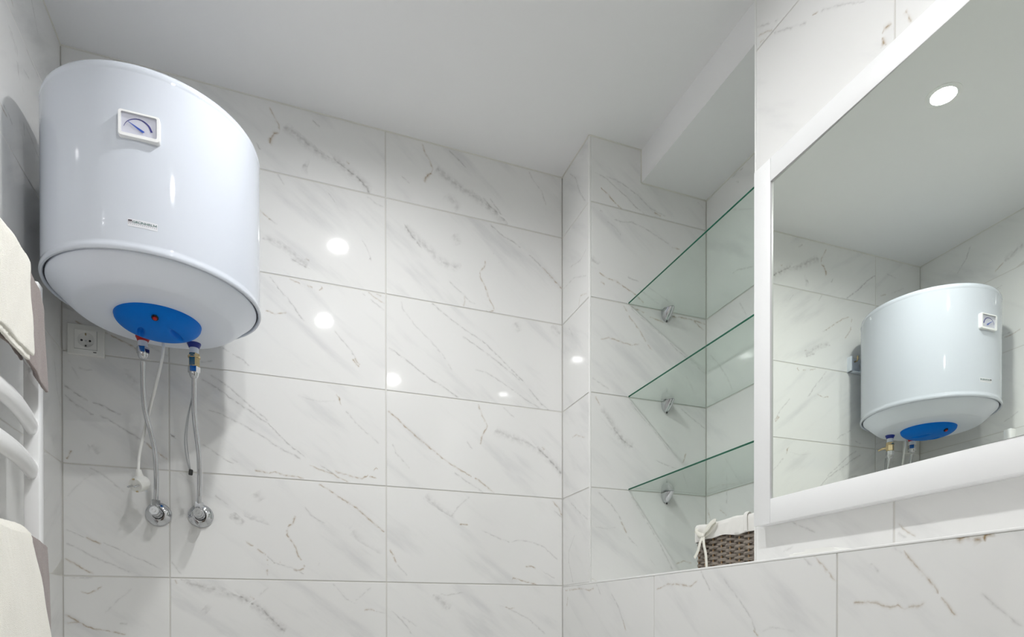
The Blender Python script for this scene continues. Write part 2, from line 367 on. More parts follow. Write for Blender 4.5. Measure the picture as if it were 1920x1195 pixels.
  ('g',0.4,[(1.4673,.7751),(1.4982,.7621),(1.5317,.7451)]),
  ('g',0.4,[(1.8229,.8247),(1.8415,.7978),(1.8523,.772)]),
 ],
 'front_0_7':[
  ('g',0.45,[(1.5449,1.2933),(1.5789,1.2907),(1.6134,1.2992),(1.6541,1.2918),(1.6954,1.2776),(1.7554,1.2566)]),
  ('b',0.5,[(1.7645,1.2481),(1.7981,1.2488)]),
  ('g',0.35,[(1.5224,1.2834),(1.5505,1.2695),(1.5761,1.2473)]),
  ('g',0.4,[(1.4973,1.3101),(1.5084,1.3111)]),
  ('b',0.65,[(1.4944,1.1136),(1.5223,1.0989),(1.5561,1.0977),(1.5788,1.0869),(1.6249,1.0674),(1.6599,1.043)]),
  ('b',0.45,[(1.4999,1.0848),(1.5167,1.0779)]),
  ('w',0.4,[(1.4613,1.1566),(1.4944,1.1334)]),
  ('g',0.45,[(1.596,1.1178),(1.6424,1.1112)]),
  ('g',0.3,[(1.6365,1.0898),(1.7192,1.0482)]),
  ('g',0.3,[(1.6599,1.1069),(1.7554,1.0648)]),
 ],
 'front_0_8':[
  ('b',0.65,[(1.4604,1.4004),(1.4752,1.399),(1.5057,1.3815),(1.5336,1.3632),(1.5562,1.3434),(1.5789,1.331)]),
  ('g',0.5,[(1.4698,1.4322),(1.5224,1.4178),(1.5506,1.3996),(1.5904,1.3789),(1.625,1.354),(1.6629,1.3345)]),
  ('g',0.45,[(1.5169,1.4264),(1.579,1.4164),(1.6366,1.3896),(1.6835,1.3596),(1.7433,1.3447)]),
  ('b',0.6,[(1.6954,1.3495),(1.7252,1.3432)]),
  ('b',0.5,[(1.5029,1.3833),(1.5168,1.3866)]),
  ('g',0.35,[(1.8664,1.422),(1.8916,1.4066)]),
 ],
 'half_0_3':[
  ('b',0.5,[(.022,.1077),(.1499,.1077),(.2153,.099),(.2466,.1058)]),
  ('b',0.5,[(.0442,.0856),(.0368,.0526)]),
  ('g',0.35,[(.2589,.1189),(.2949,.0792)]),
  ('g',0.4,[(.3579,.0846),(.4014,.0444),(.4328,-0.0017)]),
  ('b',0.6,[(.4276,.0059),(.4481,-0.0268)]),
 ],
 'half_1_3':[
  ('b',0.5,[(.605,.0831),(.6675,.095),(.7068,.0929),(.7382,.0876),(.7626,.0839),(.792,.0969)]),
  ('g',0.4,[(.8007,.1204),(.8261,.0864),(.8398,.0689)]),
  ('g',0.4,[(.8848,.0945),(.9201,.0637),(.9537,.0312),(.9769,.0062),(.9927,-0.0242)]),
  ('b',0.6,[(.9815,-0.0167),(.9994,-0.0316)]),
  ('g',0.22,[(1.0081,-0.0195),(1.0421,-0.0117),(1.1017,-0.0182)]),
  ('g',0.35,[(1.1202,.1199),(1.1438,.1015)]),
  ('b',0.5,[(1.1456,.1216),(1.1734,.0964),(1.1984,.0699)]),
 ],
 'half_2_3':[
  ('b',0.6,[(1.3235,.1231),(1.3485,.0901),(1.3645,.0735),(1.3818,.0549),(1.3935,.0371),(1.405,.0227),(1.4194,.0056)]),
  ('b',0.6,[(1.2329,.0313),(1.2503,.0317),(1.2672,.0312),(1.2897,.0272),(1.3094,.0224),(1.3228,.0255),(1.3322,.0186),(1.3451,.0233),(1.3594,.0238),(1.3699,.0284)]),
  ('b',0.9,[(1.3917,.1232),(1.4128,.1245),(1.4238,.1178),(1.4331,.1227),(1.4437,.117),(1.4577,.1109)]),
  ('b',0.9,[(1.4577,.1109),(1.4599,.1194),(1.4713,.1216)]),
  ('g',0.4,[(1.4513,.0423),(1.4687,.0263),(1.4856,.0095),(1.5097,-0.0102)]),
  ('g',0.35,[(1.3111,.1211),(1.3301,.1058)]),
  ('g',0.35,[(1.2712,.0975),(1.2876,.0789)]),
 ],
 'left_0_5':[
  ('g',0.35,[(.059,.6782),(.0387,.6102),(.0087,.569)]),
 ],
 'left_0_6':[
  ('g',0.4,[(.3566,.7641),(.3885,.7765),(.4144,.7902)]),
 ],
 'left_0_7':[
  ('g',0.45,[(.3535,1.293),(.3288,1.2888),(.3033,1.2784),(.2936,1.2285)]),
  ('g',0.35,[(.276,1.3392),(.2261,1.3249),(.1667,1.3255)]),
  ('g',0.45,[(.2662,1.2662),(.2269,1.2733)]),
  ('g',0.3,[(.3488,1.2836),(.3188,1.2815),(.2936,1.2285),(.2615,1.2149)]),
  ('g',0.55,[(.385,1.0989),(.3563,1.0994),(.3296,1.0931)]),
  ('g',0.55,[(.2657,1.1484),(.2596,1.116)]),
  ('g',0.45,[(.2524,1.148),(.2044,1.1391),(.1646,1.1274)]),
  ('g',0.45,[(.2142,1.1891),(.1785,1.1852)]),
  ('b',0.55,[(.3584,1.0892),(.3928,1.0885),(.4212,1.0954)]),
 ],
 'left_0_8':[
  ('g',0.5,[(.3353,1.3591),(.3202,1.3558)]),
  ('g',0.5,[(.2248,1.5127),(.2101,1.4717),(.1678,1.4267)]),
  ('b',0.55,[(.3574,1.3778),(.3222,1.3574)]),
  ('w',0.4,[(.4298,1.4092),(.3574,1.3778)]),
 ],
 'mirw_0_4':[
  ('g',0.35,[(.9415,.2212),(.9999,.1964),(1.0379,.1754)]),
  ('g',0.28,[(.9274,.1549),(.96,.1633)]),
 ],
 'mirw_0_7':[
  ('g',0.4,[(.8975,1.3268),(.9446,1.297),(.9975,1.2633)]),
  ('b',0.55,[(.9996,1.2614),(1.0143,1.2662),(1.0287,1.2599)]),
  ('g',0.35,[(1.0348,1.2561),(1.0892,1.222),(1.1466,1.1755)]),
  ('b',0.5,[(1.1397,1.1802),(1.15,1.1739)]),
  ('b',0.8,[(1.2027,1.086),(1.1851,1.0913),(1.1802,1.0815)]),
  ('b',0.8,[(1.1803,1.0801),(1.1884,1.0594),(1.1737,1.0631)]),
 ],
 'mirw_1_4':[
  ('b',0.5,[(1.2141,.1789),(1.2281,.1656),(1.253,.1475)]),
  ('g',0.35,[(1.2152,.1616),(1.2344,.1478)]),
 ],
 'mirw_1_7':[
  ('b',0.7,[(1.2289,1.0878),(1.2334,1.0744),(1.2424,1.056)]),
 ],
 'niche_0_4':[
  ('g',0.4,[(.3234,.4366),(.3234,.3816)]),
  ('b',0.45,[(.2179,.3899),(.2388,.3389)]),
  ('b',0.4,[(.2844,.3727),(.3234,.345)]),
 ],
 'niche_0_5':[
  ('g',0.35,[(.3136,.5367),(.3976,.4282)]),
  ('b',0.4,[(.2231,.4496),(.2942,.4516),(.4066,.4324)]),
 ],
 'niche_0_6':[
  ('g',0.35,[(.3834,1.0147),(.4192,.9545)]),
  ('g',0.4,[(.2332,.9045),(.2939,.838),(.3326,.7813),(.3515,.7447)]),
 ],
 'niche_0_7':[
  ('g',0.3,[(.3509,1.3241),(.4492,1.2689)]),
  ('g',0.45,[(.3511,1.1197),(.3833,1.1155),(.4494,1.0907)]),
 ],
 'niche_0_8':[
  ('g',0.45,[(.3414,1.4292),(.4055,1.4237)]),
  ('g',0.4,[(.3694,1.4025),(.3831,1.3909)]),
 ],
 'side_0_4':[
  ('g',0.4,[(.0668,.4041),(.1368,.3602),(.2029,.3245)]),
  ('g',0.45,[(.1022,.2922),(.0519,.2385),(.0518,.2025),(.0877,.1284)]),
 ],
 'side_0_5':[
  ('b',0.4,[(.0792,.6212),(.1113,.6193),(.1829,.5915)]),
 ],
 'side_0_6':[
  ('g',0.35,[(.0524,.9987),(.0906,.9559)]),
 ],
 'side_0_7':[
  ('g',0.3,[(.192,1.1926),(.1452,1.1795),(.0584,1.2007)]),
  ('g',0.3,[(.0056,1.1519),(.0963,1.1477),(.1919,1.108)]),
  ('b',0.5,[(.1975,1.048),(.145,1.0651),(.1329,1.035)]),
 ],
 'side_0_8':[
  ('g',0.5,[(.059,1.5194),(.1093,1.4716),(.1276,1.4318),(.1456,1.3978),(.1865,1.3477)]),
 ],
}
def tile_material(key, a0, z0, veins, seed):
    """Printed marble on one tile; the UV map is the tile's own face in metres from its lower left corner."""
    m = bpy.data.materials.new('marble_tile'); m.use_nodes = True
    N = m.node_tree.nodes; L = m.node_tree.links; b = N['Principled BSDF']
    b.inputs['Roughness'].default_value = .045; b.inputs['Specular IOR Level'].default_value = .5
    uv = N.new('ShaderNodeUVMap'); uv.uv_map = 'UVMap'
    def node(t, **kw):
        n = N.new(t)
        for k, v in kw.items(): setattr(n, k, v)
        return n
    def val(s, v):
        s.default_value = v
    wob = node('ShaderNodeTexNoise'); val(wob.inputs['Scale'], 70); val(wob.inputs['Detail'], 3)
    sh = node('ShaderNodeVectorMath', operation='ADD'); sh.inputs[1].default_value = (seed*3.1, seed*1.7, seed*.9)
    L.new(uv.outputs[0], sh.inputs[0]); L.new(sh.outputs[0], wob.inputs['Vector'])
    wv = node('ShaderNodeVectorMath', operation='MULTIPLY_ADD'); wv.inputs[1].default_value = (.008, .008, 0); wv.inputs[2].default_value = (-.004, -.004, 1)
    L.new(wob.outputs['Color'], wv.inputs[0])
    pv = node('ShaderNodeVectorMath', operation='ADD'); L.new(uv.outputs[0], pv.inputs[0]); L.new(wv.outputs[0], pv.inputs[1])
    # uneven ink along a vein
    ink = node('ShaderNodeTexNoise'); val(ink.inputs['Scale'], 70); val(ink.inputs['Detail'], 2); L.new(sh.outputs[0], ink.inputs['Vector'])
    inkr = node('ShaderNodeMapRange'); val(inkr.inputs[1], .36); val(inkr.inputs[2], .62); val(inkr.inputs[3], .25); val(inkr.inputs[4], 1.25); L.new(ink.outputs['Fac'], inkr.inputs[0])
    sums = {'g': None, 'b': None}
    for kind, st, pts in veins:
        p = [(x-a0, y-z0) for x, y in pts]
        dx, dy = p[-1][0]-p[0][0], p[-1][1]-p[0][1]; Ln = math.hypot(dx, dy)
        if Ln < 1e-4: continue
        ux, uy = dx/Ln, dy/Ln; nx, ny = -uy, ux
        st_ = [((x-p[0][0])*ux+(y-p[0][1])*uy, (x-p[0][0])*nx+(y-p[0][1])*ny) for x, y in p]
        s2 = []
        for s, t in st_:
            s = min(max(s/Ln, 0), 1)
            if s2 and s <= s2[-1][0]+.004: continue
            s2.append((s, t))
        T = max(.01, 2.2*max(abs(t) for _, t in s2))
        d1 = node('ShaderNodeVectorMath', operation='DOT_PRODUCT'); d1.inputs[1].default_value = (ux/Ln, uy/Ln, -(p[0][0]*ux+p[0][1]*uy)/Ln)
        d2 = node('ShaderNodeVectorMath', operation='DOT_PRODUCT'); d2.inputs[1].default_value = (nx/T, ny/T, -(p[0][0]*nx+p[0][1]*ny)/T+.5)
        L.new(pv.outputs[0], d1.inputs[0]); L.new(pv.outputs[0], d2.inputs[0])
        fc = node('ShaderNodeFloatCurve'); c = fc.mapping.curves[0]
        pp = [(s, t/T+.5) for s, t in s2]
        if pp[-1][0] < 1: pp.append((1.0, pp[-1][1]))
        c.points[0].location = pp[0]; c.points[1].location = pp[-1]
        for q in pp[1:-1]: c.points.new(*q)
        for q in c.points: q.handle_type = 'AUTO' if kind == 'w' else 'VECTOR'
        fc.mapping.update(); L.new(d1.outputs['Value'], fc.inputs['Value'])
        fe = node('ShaderNodeFloatCurve'); c = fe.mapping.curves[0]
        e = min(.12, .006/Ln)
        c.points[0].location = (0, 0); c.points[1].location = (1, 0); c.points.new(e, 1); c.points.new(1-e, 1)
        for q in c.points: q.handle_type = 'VECTOR'
        fe.mapping.update(); L.new(d1.outputs['Value'], fe.inputs['Value'])
        sb = node('ShaderNodeMath', operation='SUBTRACT'); L.new(d2.outputs['Value'], sb.inputs[0]); L.new(fc.outputs[0], sb.inputs[1])
        ab = node('ShaderNodeMath', operation='ABSOLUTE'); L.new(sb.outputs[0], ab.inputs[0])
        Wd = .026 if kind == 'w' else (.020 if kind == 'b' and st > .78 else .0115)
        ma = node('ShaderNodeMath', operation='MULTIPLY_ADD', use_clamp=True); L.new(ab.outputs[0], ma.inputs[0]); val(ma.inputs[1], -T/Wd); val(ma.inputs[2], 1.0)
        pw = node('ShaderNodeMath', operation='POWER'); L.new(ma.outputs[0], pw.inputs[0]); val(pw.inputs[1], 2.2 if kind == 'w' else 5.5)
        mu = node('ShaderNodeMath', operation='MULTIPLY'); L.new(pw.outputs[0], mu.inputs[0]); L.new(fe.outputs[0], mu.inputs[1])
        k = 'b' if kind == 'b' else 'g'
        gain = VB*st if kind == 'b' else (VW*st if kind == 'w' else VG*st)
        m2 = node('ShaderNodeMath', operation='MULTIPLY_ADD'); L.new(mu.outputs[0], m2.inputs[0]); val(m2.inputs[1], gain)
        if sums[k]: L.new(sums[k], m2.inputs[2])
        else: val(m2.inputs[2], 0.0)
        sums[k] = m2.outputs[0]
    # faint clouds drawn out along the grain
    mp = node('ShaderNodeMapping'); mp.inputs['Scale'].default_value = (3.2, 15.0, 1)
    ro = node('ShaderNodeMapping'); ro.inputs['Rotation'].default_value = (0, 0, math.radians(37)); L.new(sh.outputs[0], ro.inputs[0]); L.new(ro.outputs[0], mp.inputs[0])
    cl = node('ShaderNodeTexNoise'); val(cl.inputs['Scale'], 1.0); val(cl.inputs['Detail'], 5); val(cl.inputs['Roughness'], .55); L.new(mp.outputs[0], cl.inputs['Vector'])
    clr = node('ShaderNodeMapRange'); clr.interpolation_type = 'SMOOTHSTEP'; val(clr.inputs[1], .5); val(clr.inputs[2], .8); val(clr.inputs[3], 0); val(clr.inputs[4], .42); L.new(cl.outputs['Fac'], clr.inputs[0])
    base = node('ShaderNodeMixRGB'); base.inputs[1].default_value = (*TILE, 1); base.inputs[2].default_value = (.50, .505, .52, 1); L.new(clr.outputs[0], base.inputs[0])
    out = base.outputs[0]
    for k, col in (('g', (.155, .145, .135)), ('b', (.30, .20, .085))):
        if not sums[k]: continue
        mu = node('ShaderNodeMath', operation='MULTIPLY', use_clamp=True); L.new(sums[k], mu.inputs[0]); L.new(inkr.outputs[0], mu.inputs[1])
        mx = node('ShaderNodeMixRGB'); mx.inputs[2].default_value = (*col, 1); L.new(out, mx.inputs[1]); L.new(mu.outputs[0], mx.inputs[0]); out = mx.outputs[0]
    L.new(out, b.inputs['Base Color'])
    wn = node('ShaderNodeTexNoise'); val(wn.inputs['Scale'], 26); val(wn.inputs['Detail'], 1); L.new(sh.outputs[0], wn.inputs['Vector'])
    bp = node('ShaderNodeBump'); val(bp.inputs['Strength'], .16); val(bp.inputs['Distance'], .0004); L.new(wn.outputs['Fac'], bp.inputs['Height']); L.new(bp.outputs[0], b.inputs['Normal'])
    return m
VG, VB, VW = .68, .95, .62
TILE = (.785, .785, .775)
# ---- mesh tools ---------------------------------------------------------
def link(o): S.collection.objects.link(o); return o
class MB:
    def __init__(s): s.bm = bmesh.new()
    def _bev(s, geom_edges, bev, seg):
        if bev > 0: bmesh.ops.bevel(s.bm, geom=geom_edges, offset=bev, segments=seg, affect='EDGES', profile=.5, clamp_overlap=True)
    def box(s, x0, x1, y0, y1, z0, z1, bev=0, seg=2, only=None):
        v = [s.bm.verts.new(q) for q in ((x0,y0,z0),(x1,y0,z0),(x1,y1,z0),(x0,y1,z0),(x0,y0,z1),(x1,y0,z1),(x1,y1,z1),(x0,y1,z1))]
        fs = [s.bm.faces.new([v[i] for i in f]) for f in ((0,3,2,1),(4,5,6,7),(0,1,5,4),(1,2,6,5),(2,3,7,6),(3,0,4,7))]
        ed = list({e for f in fs for e in f.edges})
        if only: ed = [e for e in ed if only(e.verts[0].co, e.verts[1].co)]
        s._bev(ed, bev, seg); return s
    def prism(s, poly, fn):
        """poly: 2-D outline; fn(p, t) -> point, t 0/1"""
        a = [s.bm.verts.new(fn(p, 0)) for p in poly]; b = [s.bm.verts.new(fn(p, 1)) for p in poly]; n = len(poly)
        s.bm.faces.new(a[::-1]); s.bm.faces.new(b)
        for i in range(n): s.bm.faces.new((a[i], a[(i+1) % n], b[(i+1) % n], b[i]))
        return s
    def lathe(s, prof, c, axis=(0,0,1), n=48, caps=True):
        """prof: (r, h) along axis from point c"""
        ax = Vector(axis).normalized(); t = Vector((1,0,0)) if abs(ax.x) < .8 else Vector((0,1,0)); u = ax.cross(t).normalized(); v = ax.cross(u); c = Vector(c)
        rings = []
        for r, h in prof:
            if r < 1e-6: rings.append([s.bm.verts.new(c+ax*h)])
            else: rings.append([s.bm.verts.new(c+ax*h+(u*math.cos(2*PI*i/n)+v*math.sin(2*PI*i/n))*r) for i in range(n)])
        for A, B in zip(rings, rings[1:]):
            if len(A) == 1 and len(B) == 1: continue
            for i in range(n):
                j = (i+1) % n
                if len(A) == 1: s.bm.faces.new((A[0], B[j], B[i]))
                elif len(B) == 1: s.bm.faces.new((A[i], A[j], B[0]))
                else: s.bm.faces.new((A[i], A[j], B[j], B[i]))
        if caps:
            for rg in (rings[0], rings[-1]):
                if len(rg) > 1: s.bm.faces.new(rg)
        return s
    def tube(s, path, r, n=12, sx=1.0, sy=1.0, closed=False, caps=True, up=None):
        P = [Vector(p) for p in path]; m = len(P); rings = []
        ref = Vector(up) if up else Vector((0,0,1)); prev = None
        for i, p in enumerate(P):
            d = (P[(i+1) % m]-P[i-1]) if (closed or 0 < i < m-1) else (P[1]-P[0] if i == 0 else P[-1]-P[-2])
            d.normalize()
            if prev is None or up:
                q = ref if abs(d.dot(ref)) < .95 else Vector((1,0,0)); a = (q-d*q.dot(d)).normalized()
            else: a = (prev-d*prev.dot(d)).normalized()
            prev = a; b = d.cross(a); rr = r[i] if isinstance(r, (list, tuple)) else r
            rings.append([s.bm.verts.new(p+a*(rr*sx*math.cos(2*PI*k/n))+b*(rr*sy*math.sin(2*PI*k/n))) for k in range(n)])
        for i in range(m if closed else m-1):
            A, B = rings[i], rings[(i+1) % m]
            for k in range(n): s.bm.faces.new((A[k], A[(k+1) % n], B[(k+1) % n], B[k]))
        if caps and not closed: s.bm.faces.new(rings[0][::-1]); s.bm.faces.new(rings[-1])
        return s
    def grid(s, fn, nu, nv):
        V = [[s.bm.verts.new(fn(i/nu, j/nv)) for j in range(nv+1)] for i in range(nu+1)]
        for i in range(nu):
            for j in range(nv): s.bm.faces.new((V[i][j], V[i+1][j], V[i+1][j+1], V[i][j+1]))
        return s
    def build(s, name, m, parent=None, base=None, smooth=35, noise=0, recalc=True):
        bm = s.bm
        if recalc: bmesh.ops.recalc_face_normals(bm, faces=bm.faces[:])
        me = bpy.data.meshes.new(name)
        b0 = parent_base(parent) if parent is not None else (Vector(base) if base else Vector((0,0,0)))
        org = R3(*b0) if (parent is not None or base) else Vector((0,0,0))
        for v in bm.verts: v.co = R3(*v.co)-org
        if recalc: bmesh.ops.recalc_face_normals(bm, faces=bm.faces[:])
        bm.to_mesh(me); bm.free()
        if isinstance(m, (list, tuple)):
            for q in m: me.materials.append(q)
        elif m: me.materials.append(m)
        if smooth:
            me.polygons.foreach_set('use_smooth', [True]*len(me.polygons)); me.set_sharp_from_angle(angle=math.radians(smooth))
        o = link(bpy.data.objects.new(name, me))
        if parent is not None:
            o.parent = parent
        else: o.location = org
        BASE[o] = b0
        return o
BASE = {}
def parent_base(p): return BASE[p]
def thing(name, label, cat, base, group=None):
    o = link(bpy.data.objects.new(name, None)); o.location = R3(*base); o.empty_display_size = .05
    BASE[o] = Vector(base); o['label'] = label; o['category'] = cat
    if group: o['group'] = group
    return o
def struct(o): o['kind'] = 'structure'; return o
def spline(P, n=8):
    P = [Vector(p) for p in P]; Q = []
    for i in range(len(P)-1):
        a, b, c, d = P[max(i-1,0)], P[i], P[i+1], P[min(i+2,len(P)-1)]
        for k in range(n):
            t = k/n; Q.append(.5*((2*b)+(c-a)*t+(2*a-5*b+4*c-d)*t*t+(3*b-a-3*c+d)*t**3))
    Q.append(P[-1]); return Q
# ---- room shell ---------------------------------------------------------
GD = .0016                         # grout lies this far behind the tile faces
TT = .008
ROWS = [(ZF+ROW*k, min(ZF+ROW*(k+1), ZC)) for k in range(9)]
tile_cache = {}; used = {}
PRINTS = {}
def tile(wall, ax, face, sgn, a0, a1, z0, z1, key, rng):
    """ax 0: face at x=face, a = y; ax 1: face at y=face, a = x; ax 2: face at z=face, a = x, (z0,z1) are y. sgn: outward direction."""
    a0 += JN; a1 -= JN; z0 += JN; z1 -= JN
    if a1-a0 < .004 or z1-z0 < .004: return
    back = face-sgn*TT; c = .00015 if wall is wl else .0009
    def pt(a, z, d):
        q = d
        return (q, a, z) if ax == 0 else ((a, q, z) if ax == 1 else (a, z, q))
    bm = bmesh.new(); uvl = bm.loops.layers.uv.new('UVMap')
    # a hair of unevenness in how the tile was laid
    t1, t2 = rng.uniform(-.00025, .00025), rng.uniform(-.00025, .00025)
    def ring(ins, d): return [(a0+ins, z0+ins, d), (a1-ins, z0+ins, d), (a1-ins, z1-ins, d), (a0+ins, z1-ins, d)]
    R = [ring(c, face), ring(0, face-sgn*c), ring(0, back)]
    V = []; loc = {}
    for ri, r in enumerate(R):
        row = []
        for i, (a, z, d) in enumerate(r):
            if ri < 2: d += sgn*(t1*(1 if a > (a0+a1)/2 else -1)+t2*(1 if z > (z0+z1)/2 else -1))
            v = bm.verts.new(pt(a, z, d)); loc[v] = (a-a0, z-z0); row.append(v)
        V.append(row)
    bm.faces.new(V[0])
    for A, B in zip(V, V[1:]):
        for i in range(4): bm.faces.new((A[i], A[(i+1) % 4], B[(i+1) % 4], B[i]))
    bm.faces.new(V[2])
    if key in VEINS: mt = PRINTS.setdefault(key, tile_material(key, a0, z0, VEINS[key], len(PRINTS)+1)); fx = 0
    else:
        ks = REUSE; kk = ks[rng.randrange(len(ks))]; mt = PRINTS[kk]; fx = rng.randrange(2)
    for f in bm.faces:
        for l in f.loops:
            u, v = loc[l.vert]
            if key not in VEINS and fx: u, v = .599-u, .299-v
            l[uvl].uv = (u, v)
    base = BASE[wall]
    for v in bm.verts: v.co = R3(*v.co)-R3(*base)
    bmesh.ops.recalc_face_normals(bm, faces=bm.faces[:])
    me = bpy.data.meshes.new('tile'); bm.to_mesh(me); bm.free(); me.materials.append(mt)
    o = link(bpy.data.objects.new('tile', me)); o.parent = wall
    return o
REUSE = ['back_1_4', 'back_2_5', 'back_2_4', 'back_1_5', 'back_2_7', 'back_1_6', 'back_1_3', 'front_0_7']
rng = random.Random(5)
def wallbox(name, *b): return struct(MB().box(*b).build(name, M['grout'], smooth=0, base=(b[0], b[2], b[4])))
TI = TT-.0005                      # tiles are bedded into the wall's face by this much less than their thickness
wb = wallbox('wall_back', -.15, XC+.02, -.15, -GD, ZF, ZC)
cols = [(0, .2534), (.2534, .8554), (.8554, XC)]
order = []
for ci, (a0, a1) in enumerate(cols):
    for ri, (z0, z1) in enumerate(ROWS): order.append((wb, 1, 0.0, 1, a0, a1, z0, z1, f'back_{ci}_{ri}'))
wp = wallbox('wall_pillar', XC+GD, XOUT, 0, YK-GD, JZ, ZC)
for ri in range(4, 9):
    z0, z1 = ROWS[ri]
    order.append((wp, 0, XC, -1, 0, YK-.004, z0, z1, f'side_0_{ri}'))
    order.append((wp, 1, YK, 1, XC+.004, XN, z0, z1, f'front_0_{ri}'))
wn = wallbox('wall_niche', XN+GD, XOUT, YK-GD, YE, JZ, ZC)
for ri in range(4, 9): order.append((wn, 0, XN, -1, YK, YE, *ROWS[ri], f'niche_0_{ri}'))
wh = wallbox('wall_ledge', XC+GD, XOUT, 0, YR, ZF, JZ-GD)
hc = [(0, .5967), (.5967, 1.2006), (1.2006, 1.8026), (1.8026, 2.4046), (2.4046, YR)]
for ci, (a0, a1) in enumerate(hc):
    for ri in range(4): order.append((wh, 0, XC, -1, a0, a1, ROWS[ri][0], ROWS[ri][1]-(.0028 if ri == 3 else 0), f'half_{ci}_{ri}'))
    y0, y1 = max(a0, YK), min(a1, YE)
    if y1 > y0: order.append((wh, 2, JZ, 1, XC+.004, XN, y0, y1, 'x'))
    if a1 > YE: order.append((wh, 2, JZ, 1, XC+.004, XM, max(a0, YE), a1, 'x'))
wm = wallbox('wall_right', XM+GD, XOUT, YE+GD, YR, JZ, ZC)
mc = [(YE+.004, 1.2076), (1.2076, 1.8096), (1.8096, 2.4116), (2.4116, YR)]
for ci, (a0, a1) in enumerate(mc):
    for ri in range(4, 9): order.append((wm, 0, XM, -1, a0, a1, *ROWS[ri], f'mirw_{ci}_{ri}'))
for ri in range(4, 9): order.append((wm, 1, YE, -1, XM+.004, XN, *ROWS[ri], 'x'))
wl = wallbox('wall_left', -.15, -.0003, -.15, YEND, ZF, ZC)
for ci, a0 in enumerate((0, .602, 1.204, 1.806, 2.408)):
    for ri in range(9): order.append((wl, 0, 0.0, 1, a0, min(a0+.602, YEND), *ROWS[ri], f'left_{ci}_{ri}'))
for a in order:
    if a[8] in VEINS: tile(*a, rng)
for a in order:
    if a[8] not in VEINS: tile(*a, rng)
LAMPS = ((.766, .705, 'round recessed ceiling lamp nearest the back wall'), (.753, 1.424, 'round recessed ceiling lamp in the middle of the room'), (1.213, 2.13, 'round recessed ceiling lamp behind the camera in line with the right wall'))
LR, LD = .034, .0062
cb = MB(); q_ = [(-.15, -.15), (XFAR+.12, -.15), (XFAR+.12, YEND+.12), (-.15, YEND+.12)]
lo = [cb.bm.verts.new((x, y, ZC)) for x, y in q_]; hi = [cb.bm.verts.new((x, y, ZC+.12)) for x, y in q_]
ed_ = [cb.bm.edges.new((lo[i], lo[(i+1) % 4])) for i in range(4)]; tubes = []
for x, y, _ in LAMPS:
    r0, r1 = [[cb.bm.verts.new((x+(LR+.001)*math.cos(2*PI*i/48), y+(LR+.001)*math.sin(2*PI*i/48), z)) for i in range(48)] for z in (ZC, ZC+.06)]
    ed_ += [cb.bm.edges.new((r0[i], r0[(i+1) % 48])) for i in range(48)]; tubes.append((r0, r1))
bmesh.ops.triangle_fill(cb.bm, edges=ed_, use_beauty=True)
for r0, r1 in tubes:
    for f in [f for f in cb.bm.faces if all(v in set(r0) for v in f.verts)]: cb.bm.faces.remove(f)
    for i in range(48): cb.bm.faces.new((r0[i], r0[(i+1) % 48], r1[(i+1) % 48], r1[i]))
    cb.bm.faces.new(r1)
for i in range(4): cb.bm.faces.new((lo[i], lo[(i+1) % 4], hi[(i+1) % 4], hi[i]))
cb.bm.faces.new(hi)
struct(cb.build('ceiling', M['paint'], smooth=0))
struct(MB().box(-.15, XFAR+.12, -.15, YEND+.12, ZF-.1, ZF).build('floor', M['floor'], smooth=0))
M['hall'] = mat('dark_paint', (.68, .68, .66), .6)
wf = struct(MB().box(-.15, .35, YEND, YEND+.12, ZF, ZC).box(1.15, XFAR+.12, YEND, YEND+.12, ZF, ZC).box(.35, 1.15, YEND, YEND+.12, ZF+2.05, ZC).build('wall_front', M['hall'], smooth=0))
dr = struct(MB().box(.353, 1.147, YEND+.03, YEND+.07, ZF+.005, ZF+2.047).build('door_1', M['door'], smooth=0, base=(.75, YEND+.05, ZF)))
MB().tube([(.43, YEND+.03, ZF+1), (.43, YEND-.02, ZF+1), (.55, YEND-.02, ZF+1)], .009).build('door_handle', M['steel'], dr)
# plasterboard drop over the niche
struct(MB().box(XS, XN+.002, YK+.0005, YE, ZS, ZC+.01).build('ceiling_drop', M['paint'], smooth=0))
# sealant along the top of the tiles and in the corners
def bead(name, p, q, r=.004): return struct(MB().tube([p, q], r, n=8).build(name, M['caulk']))
tn = [0]
def trim(mb, m):
    tn[0] += 1; return struct(mb.build(f'trim_{tn[0]}', m))
for p, q in (((0,0,ZC),(XC,0,ZC)), ((0,0,ZC),(0,YEND,ZC)), ((XC,0,ZC),(XC,YK,ZC)), ((XC,YK,ZC),(XS,YK,ZC)), ((XS,YK,ZS),(XN,YK,ZS)), ((XN,YK,ZS),(XN,YE,ZS)), ((XS,YK,ZS),(XS,YK,ZC)), ((XM,YE,ZC),(XM,YR,ZC))):
    trim(MB().tube([p, q], .003, n=8), M['caulk'])
# white edge strips on the outer corners
trim(MB().box(XC-.0004, XC+.005, YK-.005, YK+.0004, JZ, ZC, .0012), M['trim'])
trim(MB().box(XM-.0004, XM+.005, YE-.0004, YE+.005, JZ, ZC, .0012), M['trim'])
trim(MB().box(XC-.0006, XC+.004, 0.0, YR, JZ-.0045, JZ+.0005, .0012), M['trim'])
